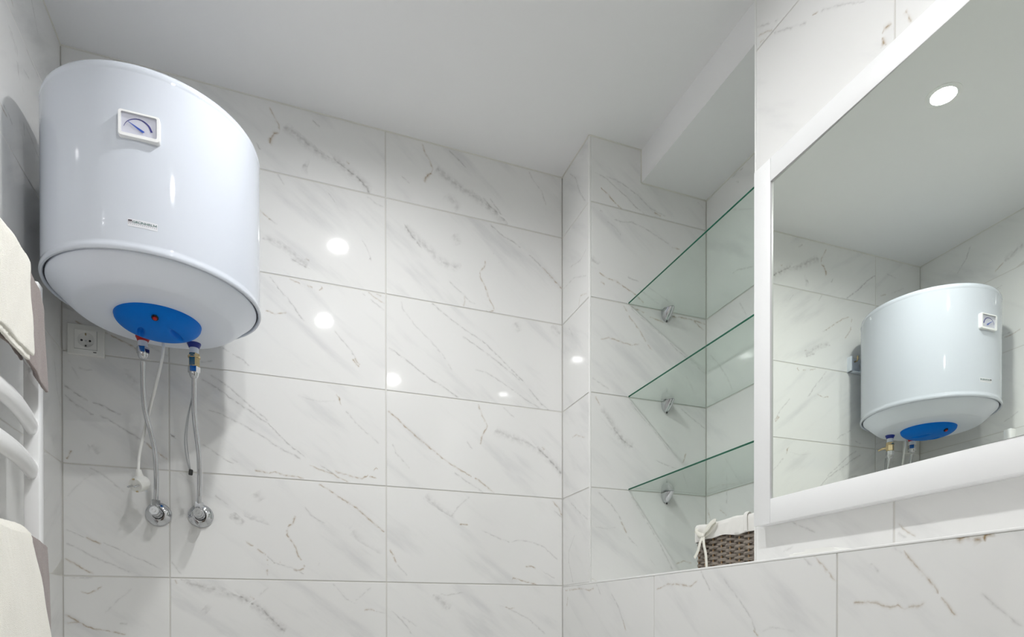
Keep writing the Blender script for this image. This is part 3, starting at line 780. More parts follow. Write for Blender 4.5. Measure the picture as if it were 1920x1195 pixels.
# ---- downlights ---------------------------------------------------------
M['baffle'] = mat('lamp_baffle', (.22, .22, .22), .5)
for x, y, lab in LAMPS:
    t = thing('ceiling_lamp', lab, 'ceiling lamp', (x, y, ZC), 'recessed ceiling lamps')
    MB().lathe([(LR, .002), (LR, -.002), (LR+.010, -.002), (LR+.014, -.001), (LR+.014, 0), (LR+.0009, 0), (LR+.0009, .002)], (x, y, ZC), n=48, caps=False).lathe([(LR, .002), (LR+.0009, .002)], (x, y, ZC), n=48, caps=False).build('lamp_ring', M['trim'], t)
    MB().lathe([(LR, .002), (LR-.0005, LD+.004), (LR+.0008, LD+.004), (LR+.0008, .002)], (x, y, ZC), n=48, caps=False).build('baffle', M['baffle'], t)  # unseen baffle, added to cut the lamp's light at shallow angles
    MB().lathe([(0, LD), (LR-.0008, LD), (LR-.0008, LD+.002), (0, LD+.002)], (x, y, ZC), n=40, caps=False).build('lamp_diffuser', M['lamp'], t)
# ---- water heater -------------------------------------------------------
HX, HY, HR = .2663, .2533, .2316
h = thing('water_heater', 'large white cylindrical electric water heater with blue cap hung in the corner', 'water heater', (HX, HY, .785))
MB().lathe([(.2262,.797),(.2262,.7895),(.2290,.7865),(.2325,.787),(.2343,.7905),(.2343,.7945),(.2330,.7995),(.2316,.804),(.2316,.8065),(.2316,.809),(.2316,1.161),(.2316,1.1635),(.2316,1.166),(.2322,1.168),(.2322,1.172),(.2310,1.178),(.2280,1.1835),(.2235,1.1855),(.20,1.1855),(.195,1.187),(0,1.190)], (HX,HY,0), n=160, caps=False).lathe([(.2262,.797),(0,.797)], (HX,HY,0), n=160, caps=False).build('tank_shell', M['enamel'], h, smooth=50)
MB().lathe([(.2255,.7968),(.2255,.7925),(.2225,.7925),(.2225,.7968)], (HX,HY,0), n=120, caps=False).build('groove', M['gap'], h)
MB().lathe([(.2228,.796),(.2228,.7955),(.2228,.789),(.2215,.7868),(.2185,.784),(.207,.7735),(.192,.7585),(.181,.7485),(.174,.7435),(.170,.742),(.166,.7412),(.13,.7392),(.1,.738),(0,.738)], (HX,HY,0), n=120, caps=False).build('base_cover', M['enamel_low'], h, smooth=25)
# blue service cap with two finger dents
CPX, CPY, CPR = .268, .2565, .0945
def capz(u, v):
    a = 2*PI*u; r = CPR*v
    q = v
    z = .7385-.0335*math.sqrt(max(0, 1-q**2.6))
    x, y = CPX+r*math.cos(a), CPY+r*math.sin(a)
    for dxx, dyy in ((-.040, -.010), (.039, .0)):
        sg = 1 if dxx > 0 else -1; px_, py_ = x-CPX-dxx, y-CPY-dyy; px_ += sg*.22*py_
        ex, ey = px_/.0075, py_/.028
        z += .013*math.exp(-(ex*ex+ey*ey)**2)
    return (x, y, z)
cap = MB(); cap.grid(lambda u, v: capz(u, max(v, .001)), 128, 56); bmesh.ops.remove_doubles(cap.bm, verts=cap.bm.verts[:], dist=1e-5)
cp = cap.build('service_cap', M['blue'], h, smooth=60)
MB().lathe([(.0,-.0045),(.003,-.0042),(.0046,-.003),(.0052,0)], (.2725,.333,.7135), axis=(0,-.5,.87), n=24, caps=False).build('indicator_lamp', M['red'], cp)
MB().lathe([(.005,-.0012),(.0066,-.0018),(.0075,-.0006),(.0075,.002)], (.2725,.333,.7135), axis=(0,-.5,.87), n=24, caps=False).build('indicator_ring', M['hole'], cp)
# thermometer, bent to the shell
def cyl(x, z, d=0):
    a = math.acos(max(-1, min(1, (x-HX)/HR))); return (HX+(HR+d)*math.cos(a), HY+(HR+d)*math.sin(a), z)
GX, GZ = .2700, 1.0490
gt = thing  # (kept for brevity)
def flat(x, z, d): return (x, HY+HR+d-.0012, z)     # the gauge itself is flat
def rrect(cx, cz, w_, h_, r, n=5):
    P = []
    for qx, qz, a0 in ((1,1,0),(-1,1,90),(-1,-1,180),(1,-1,270)):
        for i in range(n+1):
            a = math.radians(a0+90*i/n); P.append((cx+qx*(w_/2-r)+r*math.cos(a), cz+qz*(h_/2-r)+r*math.sin(a)))
    return P
def ringbody(o, i, d0, d1, d2, mb):
    n = len(o); vs = []
    for P, d in ((o, d0), (o, d1-.002), ([( (x-GX)*.975+GX, (z-GZ)*.965+GZ) for x, z in o], d1), (i, d1), (i, d2)):
        vs.append([mb.bm.verts.new(flat(x, z, d)) for x, z in P])
    for A, B in zip(vs, vs[1:]):
        for k in range(n): mb.bm.faces.new((A[k], A[(k+1) % n], B[(k+1) % n], B[k]))
    return mb
g = ringbody(rrect(GX, GZ, .0775, .0555, .006), rrect(GX, GZ+.0012, .066, .0435, .003), -.004, .0092, .0045, MB()).build('gauge', M['frame'], h)
MB().prism(rrect(GX, GZ+.0012, .067, .0445, .003), lambda p, t: flat(p[0], p[1], .0025+.002*t)).build('gauge_face', M['gface'], g)
MB().prism(rrect(GX, GZ+.0012, .066, .0435, .003), lambda p, t: flat(p[0], p[1], .0080+.0008*t)).build('gauge_lens', M['lens'], g)
PVX, PVZ = .2705, 1.0392
arc = [(.2411,1.0440),(.2452,1.0530),(.2530,1.0605),(.2644,1.0650),(.2743,1.0648),(.2831,1.0608),(.2899,1.0543),(.2948,1.0434)]
ap = [Vector((x, 0, z)) for x, z in arc]; ap = spline(ap, 6); mb = MB(); rings = []
for i, p in enumerate(ap):
    wdt = .0006+.0033*(i/(len(ap)-1))**1.2; d = Vector((PVX-p.x, 0, PVZ-p.z)).normalized()
    rings.append([mb.bm.verts.new(flat(q.x, q.z, e)) for q, e in ((p, .0046), (p+d*wdt, .0046), (p+d*wdt, .0051), (p, .0051))])
for A, B in zip(rings, rings[1:]):
    for k in range(4): mb.bm.faces.new((A[k], A[(k+1) % 4], B[(k+1) % 4], B[k]))
mb.bm.faces.new(rings[0]); mb.bm.faces.new(rings[-1])
mb.build('scale_arc', M['gnavy'], g, smooth=0)
MB().prism([(.2484,1.0556),(.2490,1.0549),(.2757,1.0371),(.2785,1.0385),(.2797,1.0398),(.2776,1.0412)], lambda p, t: flat(p[0], p[1], .0058+.0008*t)).build('needle', M['gblue'], g, smooth=0)
# printed label
def onshell(x0, x1, z0, z1, d0, d1, name, m, parent, n=10):
    mb = MB(); A = []
    for i in range(n+1):
        x = x0+(x1-x0)*i/n; A.append([mb.bm.verts.new(cyl(x, z, d)) for z, d in ((z0, d0), (z1, d0), (z1, d1), (z0, d1))])
    for a, b in zip(A, A[1:]):
        for k in range(4): mb.bm.faces.new((a[k], a[(k+1) % 4], b[(k+1) % 4], b[k]))
    mb.bm.faces.new(A[0]); mb.bm.faces.new(A[-1])
    return mb.build(name, m, parent, smooth=40)
lb = onshell(.2471, .3024, .8380, .8540, -.0003, .0003, 'brand_label', M['lab'], h)
mk = onshell(.2480, .2552, .8487, .8518, .0002, .0005, 'flag_mark', M['ldark'], lb, 3)
for zz in (.8472, .8460): onshell(.2480, .2552, zz, zz+.0006, .0002, .0005, 'flag_line', M['lgrey'], lb, 3)
def text_on_shell(txt, x0, x1, z0, z1, name, m, parent):
    cu = bpy.data.curves.new('t', 'FONT'); cu.body = txt; cu.size = 1; cu.resolution_u = 3; cu.offset = .012
    to = bpy.data.objects.new('t', cu); link(to); bpy.context.view_layer.update()
    me = bpy.data.meshes.new_from_object(to.evaluated_get(bpy.context.evaluated_depsgraph_get())); bpy.data.objects.remove(to)
    tb = bmesh.new(); tb.from_mesh(me); bmesh.ops.triangulate(tb, faces=tb.faces[:]); tb.to_mesh(me); tb.free()
    vs = [v.co.copy() for v in me.vertices]; lx, hx_ = min(v.x for v in vs), max(v.x for v in vs); hz = .729 if 'Ü' in txt else max(v.y for v in vs)
    mb = MB(); V = []
    for v in vs: V.append(mb.bm.verts.new(cyl(x0+(v.x-lx)/(hx_-lx)*(x1-x0), z0+v.y/hz*(z1-z0), .0006)))
    for p in me.polygons:
        try: mb.bm.faces.new([V[i] for i in p.vertices])
        except ValueError: pass
    o = mb.build(name, m, parent, smooth=0, recalc=False); bpy.data.meshes.remove(me); return o
text_on_shell('GRÜNHEL', .2560, .2933, .8456, .8506, 'brand_lettering', M['lgreen'], lb)
mb = MB()
for q4 in (((0,0),(.14,0),(.14,1),(0,1)), ((.86,0),(1,0),(1,1),(.86,1)), ((.0,1),(.17,1),(.55,.25),(.45,.1)), ((.83,1),(1,1),(.55,.1),(.45,.25))):
    mb.bm.faces.new([mb.bm.verts.new(cyl(.2945+.0061*a_, .8456+.0050*b_, .0006)) for a_, b_ in q4])
mb.build('brand_lettering', M['lgreen'], lb, smooth=0, recalc=False)
sub = MB()
for i in range(15):
    x = .2488+(.3000-.2488)*i/14
    a = [cyl(x-.0008, .8424, .0004), cyl(x+.0008, .8424, .0004), cyl(x+.0008, .8438, .0004), cyl(x-.0008, .8438, .0004)]
    sub.bm.faces.new([sub.bm.verts.new(q) for q in a])
sub.build('small_print', M['lgrey'], lb, smooth=0, recalc=False)
# inlet and outlet stubs
BX, RX, PY = .3327, .2144, .142
for x, m, ztop in ((RX, M['red'], .7392), (BX, M['navy'], .7392)):
    st = MB().lathe([(.0168,ztop+.0005),(.0168,ztop-.0025),(.0145,ztop-.0075),(.0122,ztop-.0130),(.0113,ztop-.0130),(.0115,ztop)], (x,PY,0), n=32, caps=False).build('inlet_collar', m, h)
    st['label'] = 'red plastic collar' if x == RX else 'dark blue plastic collar'
    MB().lathe([(.0112,ztop-.005),(.0112,ztop-.0275),(.009,ztop-.0275),(0,ztop-.0275)], (x,PY,0), n=32, caps=False).build('inlet_stub', M['pipe_white'], h)
# wall bracket behind the heater
br = thing('mounting_bracket', 'pale steel wall bracket with a hook behind the water heater', 'bracket', (.3, 0, 1.06))
plate = MB().box(.125, .225, -.001, .004, 1.030, 1.092, .001).box(.225, .345, -.001, .004, 1.030, 1.045, .001).box(.225, .345, -.001, .004, 1.072, 1.092, .001).box(.345, .408, -.001, .004, 1.030, 1.092, .001).box(.400, .408, .003, .022, 1.030, 1.092, .0008).box(.125, .408, .003, .022, 1.030, 1.033, .0008)
plate.build('bracket_plate', M['pipe_white'], br)
MB().tube([(.372,.0,1.078),(.372,.016,1.078),(.372,.02,1.083),(.372,.02,1.097)], .0035, n=10).build('hook', M['brass'], br)
# ---- safety valve on the cold stub, supply pipes, drain tube ------------
def hexprof(c, r, z0, z1, mb, ch=.0012, rot=.3):
    P = [(r*math.cos(rot+i*PI/3), r*math.sin(rot+i*PI/3)) for i in range(6)]
    rs = []
    for k, z in ((.92, z0), (1, z0+ch), (1, z1-ch), (.92, z1)): rs.append([mb.bm.verts.new((c[0]+x*k, c[1]+y*k, z)) for x, y in P])
    for A, B in zip(rs, rs[1:]):
        for i in range(6): mb.bm.faces.new((A[i], A[(i+1) % 6], B[(i+1) % 6], B[i]))
    mb.bm.faces.new(rs[0]); mb.bm.faces.new(rs[-1]); return mb
sv = thing('safety_valve', 'brass and chrome safety valve under the dark blue collar of the heater', 'valve', (BX, PY, .69))
hexprof((BX,PY), .0142, .677, .7115, MB()).build('valve_body', M['brass'], sv, smooth=20)
MB().lathe([(.0142,.7),(.0152,.701),(.0152,.7045),(.0142,.706)], (BX,PY,0), n=32).build('valve_ring', M['brass'], sv)
MB().tube([(BX,PY-.008,.692),(BX+.004,PY-.03,.694),(BX+.006,PY-.05,.690)], [.006,.005,.003], n=10).build('relief_lever', M['brass'], sv)
LP = [(.2143,.142,.675),(.2128,.1330,.640),(.2114,.1237,.609),(.2131,.1104,.5576),(.2241,.0965,.5036),(.2312,.0845,.4562),(.2316,.0673,.3854),(.2268,.047,.3210)]
RP = [(.3326,.142,.650),(.3306,.130,.605),(.3296,.1195,.5683),(.3318,.1063,.5221),(.3366,.0924,.4727),(.3374,.0782,.4207),(.3350,.060,.350),(.3325,.047,.3226)]
def pipe(label, path, ztop, x):
    t = thing('supply_pipe', label, 'pipe', path[-1], 'chrome supply pipes under the heater')
    MB().tube(spline(path, 8), .0062, n=16).build('tube', M['chrome'], t)
    hexprof((x,PY), .0152, ztop-.0165, ztop, MB(), rot=.1).build('union_nut', M['chrome'], t, smooth=20)
    MB().lathe([(.0062,ztop-.031),(.009,ztop-.029),(.0118,ztop-.0225),(.0125,ztop-.0165),(0,ztop-.0165)], (x,PY,0), n=28).build('cone_nut', M['chrome'], t)
    e = path[-1]; hexprof((e[0],e[1]), .0118, e[2]-.0035, e[2]+.0125, MB(), rot=.2).build('end_nut', M['chrome'], t, smooth=20)
    return t
pipe('bent chrome supply pipe descending from the red collar, left of the two', LP, .7115, RX)
pipe('bent chrome supply pipe descending from the dark blue collar, right of the two', RP, .677, BX)
dt = thing('drain_tube', 'thin clear drain tube with dark end cap looped beside the right supply pipe', 'tube', (.320,.11,.40))
MB().tube(spline([(.3295,.118,.655),(.3262,.112,.6250),(.3225,.11,.5980),(.3131,.11,.5549),(.3065,.11,.5041),(.3064,.11,.4684),(.3114,.11,.433),(.3172,.11,.4110)], 8), .0019, n=8).build('tube', M['tube'], dt)
MB().tube(spline([(.3295,.122,.655),(.3245,.118,.6060),(.3165,.116,.5549),(.3115,.115,.5041),(.3125,.114,.4684),(.3165,.113,.433),(.3192,.112,.4110)], 8), .0015, n=8).build('tube', M['tube'], dt)
MB().lathe([(0,-.0075),(.004,-.0075),(.0052,-.006),(.0052,.006),(.004,.0075),(0,.0075)], (.3200,.1105,.4035), axis=(.1,0,1), n=20, caps=False).build('end_cap', M['black'], dt)
def angle_valve(label, x, z):
    t = thing('angle_valve', label, 'valve', (x, 0, z), 'chrome angle valves on the back wall')
    MB().lathe([(.0335,0),(.0335,.002),(.0325,.0045),(.029,.008),(.022,.0115),(.0165,.0135),(.0155,.0135),(.0155,0)], (x,0,z), axis=(0,1,0), n=48, caps=False).build('rosette', M['chrome'], t, smooth=50)
    vb = MB().lathe([(.0135,.008),(.0135,.026),(.0125,.028),(.0125,.042),(.0135,.044),(.0135,.056),(.0115,.060),(0,.060)], (x,0,z), axis=(0,1,0), n=28, caps=False)
    vb.lathe([(.0085,.004),(.0085,.019),(.0095,.020),(.0095,.0235)], (x,.043,z), axis=(0,0,1), n=24)
    vb.build('valve_body', M['chrome'], t, smooth=40)
    mb = MB(); pr = [(.012*(1+.02*math.cos(6*i*2*PI/64))*math.cos(i*2*PI/64), .012*(1+.02*math.cos(6*i*2*PI/64))*math.sin(i*2*PI/64)) for i in range(64)]
    mb.prism(pr, lambda p, tt: (x+p[0]*(1-.06*tt), .060+.012*tt, z+p[1]*(1-.06*tt))); mb.build('knob', M['chrome'], t, smooth=40)
    MB().lathe([(0,.0005),(.0045,.0005),(.0045,.002)], (x,.072,z), axis=(0,1,0), n=16, caps=False).build('screw_cap', M['chrome'], t)
angle_valve('chrome angle valve with round rosette at the foot of the left supply pipe', .2262, .3017)
angle_valve('chrome angle valve with round rosette at the foot of the right supply pipe', .3320, .3033)
# ---- power cord with plug -----------------------------------------------
pc = thing('power_cord', 'white mains cord hanging from the heater with an unplugged round plug', 'cord', (.195,.1,.37))
MB().tube(spline([(.2625,.155,.7365),(.2617,.15,.7036),(.2519,.135,.6661),(.2329,.11,.6023),(.2130,.089,.5357),(.2010,.085,.4788),(.1955,.09,.4346),(.1950,.098,.4010)], 8), .0039, n=14).build('cable', M['ivory_pl'], pc)
pn = Vector((-.42,.80,-.43)).normalized(); fc_ = Vector((.1905,.112,.3585))
pl_ = MB().lathe([(0,0),(.0175,0),(.0185,-.001),(.0190,-.012),(.0205,-.016),(.0205,-.030),(.017,-.037),(.010,-.040),(0,-.040)], fc_, axis=pn, n=40, caps=False)
pl_.tube([fc_-pn*.022+Vector((0,0,.010)), (.197,.103,.392), (.1966,.1025,.402)], [.0115,.0085,.006], n=16)
plug = pl_.build('plug', M['white_pl'], pc, smooth=40)
side = pn.cross(Vector((0,0,1))).normalized(); upv = side.cross(pn).normalized()
for s_ in (-1, 1):
    q = fc_+side*(.0095*s_); MB().lathe([(.0024,-.001),(.0024,.016),(.0016,.0185),(0,.0188)], q, axis=pn, n=14, caps=False).build('plug_pin', M['steel'], plug)
    q = fc_+upv*(.0162*s_)-pn*.004
    mb = MB()
    for vv in [(-.003,-.002,-.004),(.003,-.002,-.004),(.003,.002,-.004),(-.003,.002,-.004),(-.003,-.002,.005),(.003,-.002,.005),(.003,.002,.005),(-.003,.002,.005)]: mb.bm.verts.new(q+side*vv[0]+upv*vv[1]+pn*vv[2])
    bmesh.ops.convex_hull(mb.bm, input=mb.bm.verts[:]); mb.build('earth_contact', M['brass'], plug, smooth=0)
# ---- wall socket --------------------------------------------------------
SX, SZ = .0574, .7602
sk = thing('wall_socket', 'white square power socket with round recess on back wall under the heater', 'socket', (SX, 0, SZ))
fr = MB().box(SX-.0425, SX+.0425, 0, .0095, SZ-.041, SZ+.041, .0022, 3, only=lambda a, b: min(a.y, b.y) > .005)
fr.build('socket_frame', M['ivory_pl'], sk)
MB().box(SX-.0261, SX+.0261, .009, .0096, SZ-.0261, SZ+.0261).build('seam', M['gap'], sk, smooth=0)
ins = MB(); no = 48
o_ = [(SX+.0255*max(-1, min(1, 1.42*math.cos(a))), SZ+.0255*max(-1, min(1, 1.42*math.sin(a)))) for a in [2*PI*i/no for i in range(no)]]
cs = [(math.cos(2*PI*i/no), math.sin(2*PI*i/no)) for i in range(no)]
lev = [[(x, .0095, z) for x, z in o_], [(x, .0112, z) for x, z in o_], [(SX+.0205*c_, .0112, SZ+.0205*s_) for c_, s_ in cs], [(SX+.0195*c_, .0107, SZ+.0195*s_) for c_, s_ in cs], [(SX+.0192*c_, .0101, SZ+.0192*s_) for c_, s_ in cs]]
vs = [[ins.bm.verts.new(q) for q in r] for r in lev]
for A, B in zip(vs, vs[1:]):
    for k in range(no): ins.bm.faces.new((A[k], A[(k+1) % no], B[(k+1) % no], B[k]))
ins.build('socket_insert', M['ivory_pl'], sk, recalc=True)
MB().lathe([(.0193,.0103),(.0183,.0099),(0,.0099)], (SX,0,SZ), axis=(0,1,0), n=40, caps=False).build('socket_well', mat('glossy_grey_plastic', (.70,.70,.68), .07, 0, .8), sk)
for dx_ in (-.0095, .0095): MB().lathe([(0,.0103),(.0027,.0103),(.0030,.0098)], (SX+dx_,0,SZ-.002), axis=(0,1,0), n=16, caps=False).build('pin_hole', M['hole'], sk)
MB().lathe([(0,.0106),(.0022,.0106),(.0026,.0098)], (SX,0,SZ-.002), axis=(0,1,0), n=16, caps=False).build('screw', M['chrome'], sk)
for zz, l_ in ((.0145, .006), (-.0165, .004)): MB().box(SX-.0015, SX+.0015, .0096, .0122, SZ+zz-l_/2, SZ+zz+l_/2, .0006).build('earth_clip', M['brass'] if zz > 0 else M['hole'], sk)
MB().box(SX+.017, SX+.0245, .0093, .0106, SZ-.0325, SZ-.0305, .0004).build('latch', M['hole'], sk)
# ---- towel radiator -----------------------------------------------------
rd = thing('towel_radiator', 'white towel radiator with square rails and bowed bars on the left wall', 'radiator', (.062, .67, ZF+.4))
RY0, RY1 = .4085, .4362
for y0, y1 in ((RY0, RY1), (.93, .958)):
    MB().box(.0485, .0755, y0, y1, -.62, .7125, .0018).build('rail', M['rad'], rd)
    for zz in (.62, -.5): MB().box(.0, .049, y0+.006, y1-.006, zz, zz+.02, .002).build('wall_mount', M['rad'], rd)
def bow(y): return .0605+.028*math.sin(PI*max(0, min(1, (y-.43)/.51)))
for zz in (.645, .553, .411, .319, .144, .054, -.10, -.19, -.40, -.49):
    pts = [(bow(.434+.498*i/28), .434+.498*i/28, zz) for i in range(29)]
    br_ = MB().tube(pts, .0205, n=20, sx=1.0, sy=.62)
    br_.tube([pts[0], (pts[0][0], .4395, zz)], .0218, n=20, sx=1.0, sy=.62)
    br_.build('bar', M['rad'], rd)
# ---- towels -------------------------------------------------------------
def towel(label, layers, y0, y1, m, seed, amp=.0022, ny=70):
    rr = random.Random(seed); ph = [rr.uniform(0, 6.28) for _ in range(12)]
    mb = MB()
    for path, th, dy0 in layers:
        pp = spline([(x, 0, z) for x, z in path], 7); n = len(pp); L_, R_ = [], []
        for i, p in enumerate(pp):
            d = (pp[min(i+1, n-1)]-pp[max(i-1, 0)]).normalized(); nn = Vector((-d.z, 0, d.x))
            L_.append(p+nn*th/2); R_.append(p-nn*th/2)
        def endcap(c, a, out): return [c+((a-c)*math.cos(t)+out*math.sin(t)) for t in (PI/4, PI/2, 3*PI/4)]
        dE = (pp[-1]-pp[-2]).normalized()*th/2; dS = (pp[0]-pp[1]).normalized()*th/2
        outl = L_+endcap(pp[-1], L_[-1], dE)+R_[::-1]+endcap(pp[0], R_[0], dS)
        rings = []
        ys = [y0+dy0+(y1-y0-dy0)*j/ny for j in range(ny+1)]
        for j, y in enumerate(ys):
            e = min(1, (y-ys[0])/.006); row = []
            cx_ = sum(q.x for q in outl)/len(outl)
            for i, q in enumerate(outl):
                fx = q.x; fz = q.z
                n1 = amp*(math.sin(23*y+9*fz+ph[0])+.6*math.sin(47*y-21*fz+ph[1])+.4*math.sin(90*y+60*fz+ph[2]))
                yy = y+.006*math.sin(14*fz+ph[3])*(1-min(1, (y-y0)/.2))+.003*math.sin(40*fz+ph[4])*(1-min(1, (y-y0)/.2))
                low = max(0, min(1, (.69-fz)/.15)) if y0 > 0 else 1
                row.append(mb.bm.verts.new((fx+n1+bow(y)-bow(.55)+rr.uniform(-1,1)*.0005, yy, fz+.0025*math.sin(31*y+ph[5])*low+rr.uniform(-1,1)*.0005)))
            rings.append(row)
        N_ = len(outl)
        for A, B in zip(rings, rings[1:]):
            for k in range(N_): mb.bm.faces.new((A[k], A[(k+1) % N_], B[(k+1) % N_], B[k]))
        mb.bm.faces.new(rings[0][::-1]); mb.bm.faces.new(rings[-1])
    ec = mb.bm
    o = mb.build('towel', m, base=(.085, (y0+y1)/2, layers[0][0][-1][1]), smooth=60)
    o['label'] = label; o['category'] = 'towel'; o['group'] = 'towels on the radiator'
    return o
B0 = bow(.55)   # 0.082 at y=.55
def over(x, z, r, th, zf, zb, flare=.0, back=None):
    """path from the back flap over a bar at (x,z) down to the front flap"""
    R_ = r+th/2+.001
    b = [(max(.022, x-R_+.004), zb), (x-R_, (z+zb)/2)] if zb < z-.05 else []
    arc_ = [(x-R_*math.cos(a), z+R_*math.sin(a)) for a in [math.radians(k) for k in (0, 30, 60, 90, 120, 150, 180)]]
    f = [(x+R_+flare*.5, z-(z-zf)*.35), (x+R_+flare*.85, z-(z-zf)*.7), (x+R_+flare, zf)]
    return b+arc_+f
BRX = B0
towel('taupe terry towel under the cream one on the upper radiator bar', [(over(BRX, .645, .0150, .006, .490, .54, .002), .006, 0), (over(BRX, .645, .0212, .0055, .480, .55, .002), .0055, .0)], .452, .925, M['brown'], 3, .0014)
towel('cream terry towel draped over the taupe towel on the upper bar', [(over(BRX, .645, .0272, .005, .474, .56, .007), .005, .010), (over(BRX, .645, .0328, .0055, .486, .57, .004), .0055, .0)], .650, .922, M['cream'], 7, .0016)
towel('taupe terry towel under the cream one on the lower radiator bar', [(over(BRX, .144, .0150, .006, -.22, -.14, .012), .006, 0), (over(BRX, .144, .0212, .0055, -.235, -.15, .012), .0055, .0)], .452, .925, M['brown'], 11, .0014)
towel('cream terry towel draped over the taupe towel on the lower bar', [(over(BRX, .144, .0275, .009, -.20, -.12, .030), .009, .0)], .620, .922, M['cream'], 13, .0018)
# ---- glass shelves ------------------------------------------------------
for z, lab in ((1.031, 'top glass shelf with a green front edge in the niche'), (.7285, 'middle glass shelf with a green front edge in the niche'), (.4275, 'lowest glass shelf with a green front edge above the wicker basket')):
    t = thing('glass_shelf', lab, 'shelf', (1.75, .52, z), 'glass shelves in the niche')
    MB().box(1.6015, XN-.001, YK+.001, .8325, z, z+.0042).build('glass_pane', M['glass'], t, smooth=0)
    MB().box(1.6000, 1.6016, YK+.001, .8325, z-.0001, z+.0043, .0004, 1).build('polished_edge', M['gedge'], t, smooth=0)
    k = thing('shelf_clip', {1.031: 'chrome drop-shaped clip holding up the top glass shelf', .7285: 'chrome drop-shaped clip holding up the middle glass shelf', .4275: 'chrome drop-shaped clip holding up the lowest glass shelf'}[z], 'shelf clip', (1.742, YK, z), 'chrome shelf clips on the pillar')
    mb = MB(); nz = 14; rg = []
    for i in range(nz+1):
        s_ = i/nz; zz = z-.0008-.034*s_; wd = .0175*math.sqrt(max(.0, 1-s_**2.2))+.0012; dp = .040*(1-s_)**.75+.004
        row = [mb.bm.verts.new((1.742-wd, YK, zz))]
        for q in range(1, 12):
            a = PI*q/12; row.append(mb.bm.verts.new((1.742-wd*math.cos(a)*(1-.25*math.sin(a)), YK+dp*math.sin(a)**.8, zz)))
        row.append(mb.bm.verts.new((1.742+wd, YK, zz))); rg.append(row)
    for A, B in zip(rg, rg[1:]):
        for q in range(12): mb.bm.faces.new((A[q], A[q+1], B[q+1], B[q]))
        mb.bm.faces.new((A[-1], A[0], B[0], B[-1]))
    mb.bm.faces.new(rg[0]); mb.bm.faces.new(rg[-1])
    mb.build('lower_jaw', M['chrome'], k, smooth=40)
    mb = MB(); P_ = [(1.742-.0187*math.cos(PI*q/12)*(1-.25*math.sin(PI*q/12)), YK+.044*math.sin(PI*q/12)**.8) for q in range(13)]
    mb.prism(P_, lambda p_, t_: (p_[0], p_[1], z-.0008+.0007*t_)); mb.build('jaw_pad', M['black'], k, smooth=0)
    MB().box(1.742-.011, 1.742+.011, YK, YK+.012, z+.0046, z+.0085, .0015).build('upper_jaw', M['chrome'], k)
    MB().lathe([(0,-.004),(.0022,-.004),(.0026,0)], (1.742,YK+.006,z-.034), n=14, caps=False).build('clip_screw', M['black'], k)
# ---- framed mirror ------------------------------------------------------
mr = thing('framed_mirror', 'large wall mirror in a plain white frame', 'mirror', (XF, 1.3, .2174))
ML, MR_, MT, MBt = .8678, 1.84, 1.0232, .2174; IL, IR, IT, IB = .9208, 1.787, .9713, .2714
XB = XM
MB().box(XF, XB, ML, IL-.0003, MBt, MT, .0012).build('stile', M['frame'], mr)
MB().box(XF, XB, IR+.0003, MR_, MBt, MT, .0012).build('stile', M['frame'], mr)
MB().box(XF, XB, IL+.0003, IR-.0003, IT, MT, .0012).build('rail', M['frame'], mr)
MB().box(XF, XB, IL+.0003, IR-.0003, MBt, IB, .0012).build('rail', M['frame'], mr)
# the pane leans a touch in its rebate
mt_ = .0105; x0_ = 1.5614+(1.0-(IL-.003))*mt_*-1
def mx(y): return 1.5614-(y-1.0)*mt_
pane = MB()
for y, z in ((IL-.0005, IB-.0005), (IR+.0005, IB-.0005), (IR+.0005, IT+.0005), (IL-.0005, IT+.0005)): pane.bm.verts.new((max(mx(y), XF-.02), y, z))
for y, z in ((IL-.0005, IB-.0005), (IR+.0005, IB-.0005), (IR+.0005, IT+.0005), (IL-.0005, IT+.0005)): pane.bm.verts.new((mx(y)+.004, y, z))
bmesh.ops.convex_hull(pane.bm, input=pane.bm.verts[:])
pane.build('mirror_pane', M['mirror'], mr, smooth=0)
# ---- basket on the ledge ------------------------------------------------
bk = thing('wicker_basket', 'brown woven wicker basket with a white cloth lining on the ledge', 'basket', (1.765, .655, JZ))
BX0, BX1, BY0, BY1, BR = 1.652, 1.868, .492, .815, .035
def peri(x0, x1, y0, y1, r, n):
    segs = []; L1, L2, La = (x1-x0-2*r), (y1-y0-2*r), PI*r/2; tot = 2*(L1+L2)+4*La; out = []
    for i in range(n):
        s = tot*i/n
        for k in range(4):
            L_ = L1 if k % 2 == 0 else L2
            if s < L_:
                q = [((x0+r+s), y0, 0, -1), (x1, y0+r+s, 1, 0), (x1-r-s, y1, 0, 1), (x0, y1-r-s, -1, 0)][k]; break
            s -= L_
            if s < La:
                a = s/r+[-PI/2, 0, PI/2, PI][k]; c_ = [(x1-r, y0+r), (x1-r, y1-r), (x0+r, y1-r), (x0+r, y0+r)][k]
                q = (c_[0]+r*math.cos(a), c_[1]+r*math.sin(a), math.cos(a), math.sin(a)); break
            s -= La
        out.append(q)
    return out, tot
NST = 27; NP = NST*12
per, tot = peri(BX0+.004, BX1-.004, BY0+.004, BY1-.004, BR, NP)
NROW, RH = 18, .0073
